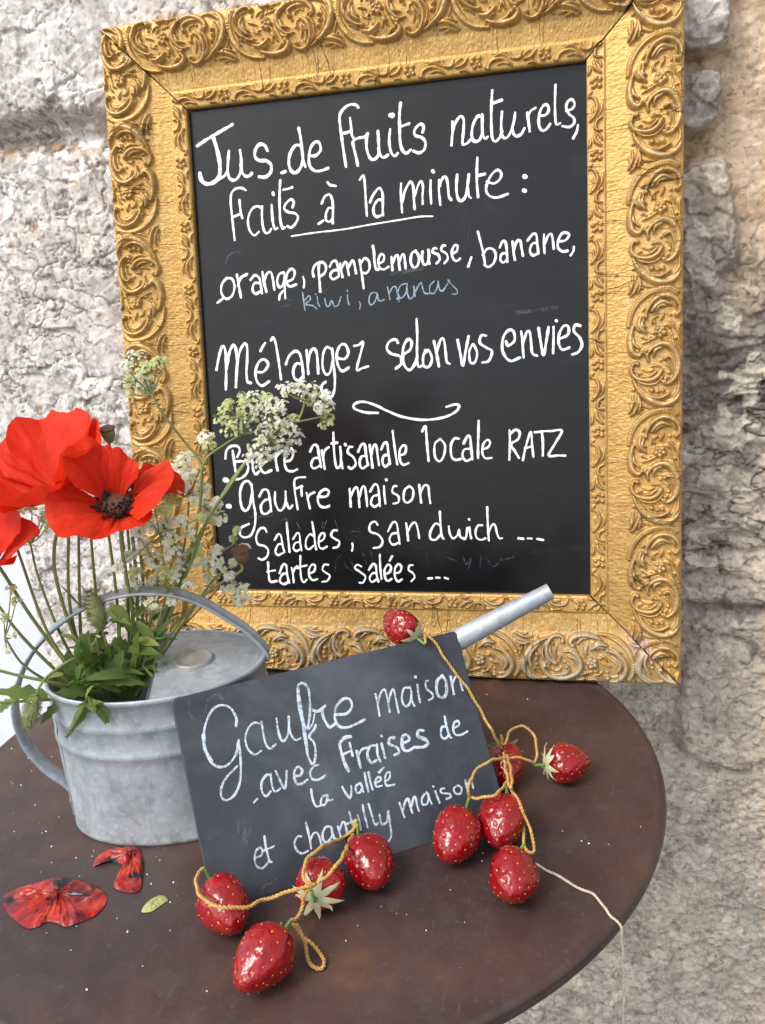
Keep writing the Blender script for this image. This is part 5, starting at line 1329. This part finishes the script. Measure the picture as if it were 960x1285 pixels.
# ------------------------------------------------------------------ fallen petals, leaf and crumbs on the table
m = Mat('wilted_petal', .22, spec=.5)
dk_ = m.attr('dark').outputs['Fac']; v = m.coord()
n1_ = m.noise(v, 38, 5, .65, .8); n2_ = m.noise(v, 170, 5, .7)
cc_ = m.ramp(n1_, [(.32, (.07, .004, .006, 1)), (.46, (.24, .009, .008, 1)), (.58, (.44, .024, .010, 1)), (.72, (.60, .075, .022, 1))])
cc_ = m.mix(m.ramp(n2_, [(.58, G(0)), (.68, G(.6))]), cc_, (.16, .012, .014, 1))
cc_ = m.mix(m.ramp(m.noise(v, 60, 4, .6, 1.), [(.62, G(0)), (.70, G(.55))]), cc_, (.30, .20, .22, 1))
m.base(m.mix(dk_, cc_, (.012, .008, .012, 1))); m.rough(m.ramp(n2_, [(.35, G(.12)), (.7, G(.4))])); m.bump(n2_, .5, .0012)
WILT = m.m
def flat_piece(name, label, cat, outline, ctr, mat, hgt, seed, spots=(), group=None, partname='petal'):
    o = smooth([tuple(q) for q in outline], 8, True); n = len(o); rs = np.random.default_rng(seed)
    rings = np.linspace(0, 1, 22)
    P2 = np.array(ctr) + (o - np.array(ctr))[None] * rings[:, None, None]
    P2 = np.concatenate([P2, P2[:, :1]], 1)
    W3 = tab(P2.reshape(-1, 2), 0.).reshape(22, n + 1, 3)
    ang_ = np.linspace(0, 2 * math.pi, n + 1)[None]
    fold = np.abs(fbm(np.cos(ang_) * 4 + 9, np.sin(ang_) * 4 + rings[:, None] * 1.2, 4, seed + 2) - .5) * 2
    z = .0006 + (hgt * (.10 + 1.0 * fbm(W3[..., 0] * 110 + seed, W3[..., 1] * 110, 4, seed) * (.35 + fold)) + .003 * np.abs(fbm(W3[..., 0] * 200, W3[..., 1] * 130, 4, seed + 3) - .5)) * (1 - .93 * rings[:, None] ** 5)
    W3[..., 2] = T + z
    dark = np.zeros(W3.shape[:2])
    for x, y, rx, ry in spots:
        q = ((P2[..., 0] - x) / rx) ** 2 + ((P2[..., 1] - y) / ry) ** 2 + 2.2 * (fbm(P2[..., 0] / 5, P2[..., 1] / 5, 4, seed + 6) - .5)
        dark = np.maximum(dark, 1 - sstep(.7, 1.1, q))
    dark = np.maximum(dark, .6 * sstep(.62, .74, fbm(P2[..., 0] / 12 + 50, P2[..., 1] / 5, 5, seed + 9)))
    t = tag(empty(name, W3[0, 0]), label, cat, group)
    big_grid(partname, W3, mat, t, None, {'dark': dark})
flat_piece('fallen_poppy', 'wilted red poppy bloom with black blotches lying flat on the brown table', 'petal', [(3, 1128), (22, 1116), (48, 1108), (75, 1102), (97, 1104), (118, 1112), (132, 1122), (133, 1134), (121, 1149), (104, 1157), (84, 1164), (70, 1159), (58, 1158), (48, 1164), (34, 1166), (20, 1157), (8, 1145)], (74, 1127), WILT, .009, 3, [(80, 1112, 13, 8), (88, 1107, 5, 8), (9, 1132, 16, 4), (100, 1127, 16, 2.5), (66, 1134, 12, 2)])
flat_piece('fallen_petal', 'curled wilted red petal on the table right below the watering can', 'petal', [(117, 1088), (124, 1074), (140, 1066), (160, 1063), (175, 1066), (180, 1078), (180, 1098), (176, 1118), (160, 1121), (142, 1114), (150, 1102), (156, 1090), (146, 1083), (130, 1084)], (166, 1078), WILT, .009, 8, [(172, 1103, 10, 3), (140, 1083, 8, 2), (150, 1066, 14, 2)])
m = plant('pale_dry_leaf', .6, (.36, .38, .12, 1), (.55, .55, .24, 1), 120, .2)
flat_piece('fallen_leaf', 'small pale yellow green leaf lying on the table by the petals', 'leaf', [(178, 1145), (184, 1134), (196, 1126), (206, 1125), (211, 1131), (202, 1137), (190, 1145)], (193, 1135), m.m, .003, 4, (), None, 'blade')
m = Mat('white_crumb', .7); m.base((.72, .70, .64, 1))
mb = MB()
pts = [(58, 1044), (53, 1046), (18, 1044), (65, 1063), (150, 1058), (148, 1072), (65, 1083), (185, 1098), (190, 1110), (222, 1125), (214, 1133), (89, 1193), (179, 1213), (109, 1243), (260, 1244), (40, 968), (36, 952), (15, 940), (27, 986), (74, 983), (44, 1011), (739, 1059), (730, 1056), (764, 1060), (804, 1038), (628, 1098), (605, 1081), (565, 1117), (535, 1168), (478, 1138), (449, 1162), (434, 1181), (662, 878), (611, 872), (196, 1075), (201, 1080), (116, 1075), (96, 1077), (147, 1153), (160, 1170), (214, 1168), (218, 1108), (100, 1100), (107, 1030), (95, 1015), (118, 1068)]
for x, y in pts + [(rng.uniform(10, 260), rng.uniform(1030, 1180)) for _ in range(8)] + [(rng.uniform(380, 800), rng.uniform(1040, 1270)) for _ in range(8)] + [(rng.uniform(5, 90), rng.uniform(940, 1040)) for _ in range(14)]:
    c = tab([(x, y)], 0)[0]
    if np.hypot(*(c[:2] - TC)) > .31: continue
    s_ = rng.uniform(.0005, .0013) if (x, y) in pts else rng.uniform(.0003, .0007)
    a, u, v = basis(rng.normal(size=3)); k = [s_ * rng.uniform(.5, 1.2) for _ in range(6)]
    p = c + ZZ * s_ * .5
    mb.add([p + a * k[0], p - a * k[1], p + u * k[2], p - u * k[3], p + v * k[4], p - v * k[5]], [(0, 2, 4), (0, 4, 3), (0, 3, 5), (0, 5, 2), (1, 4, 2), (1, 3, 4), (1, 5, 3), (1, 2, 5)], 0, False)
o = mb.build('crumbs', m.m, None, (TC[0], TC[1], T)); tag(o, 'scattered white specks and crumbs on the brown table', 'crumbs', kind='stuff')
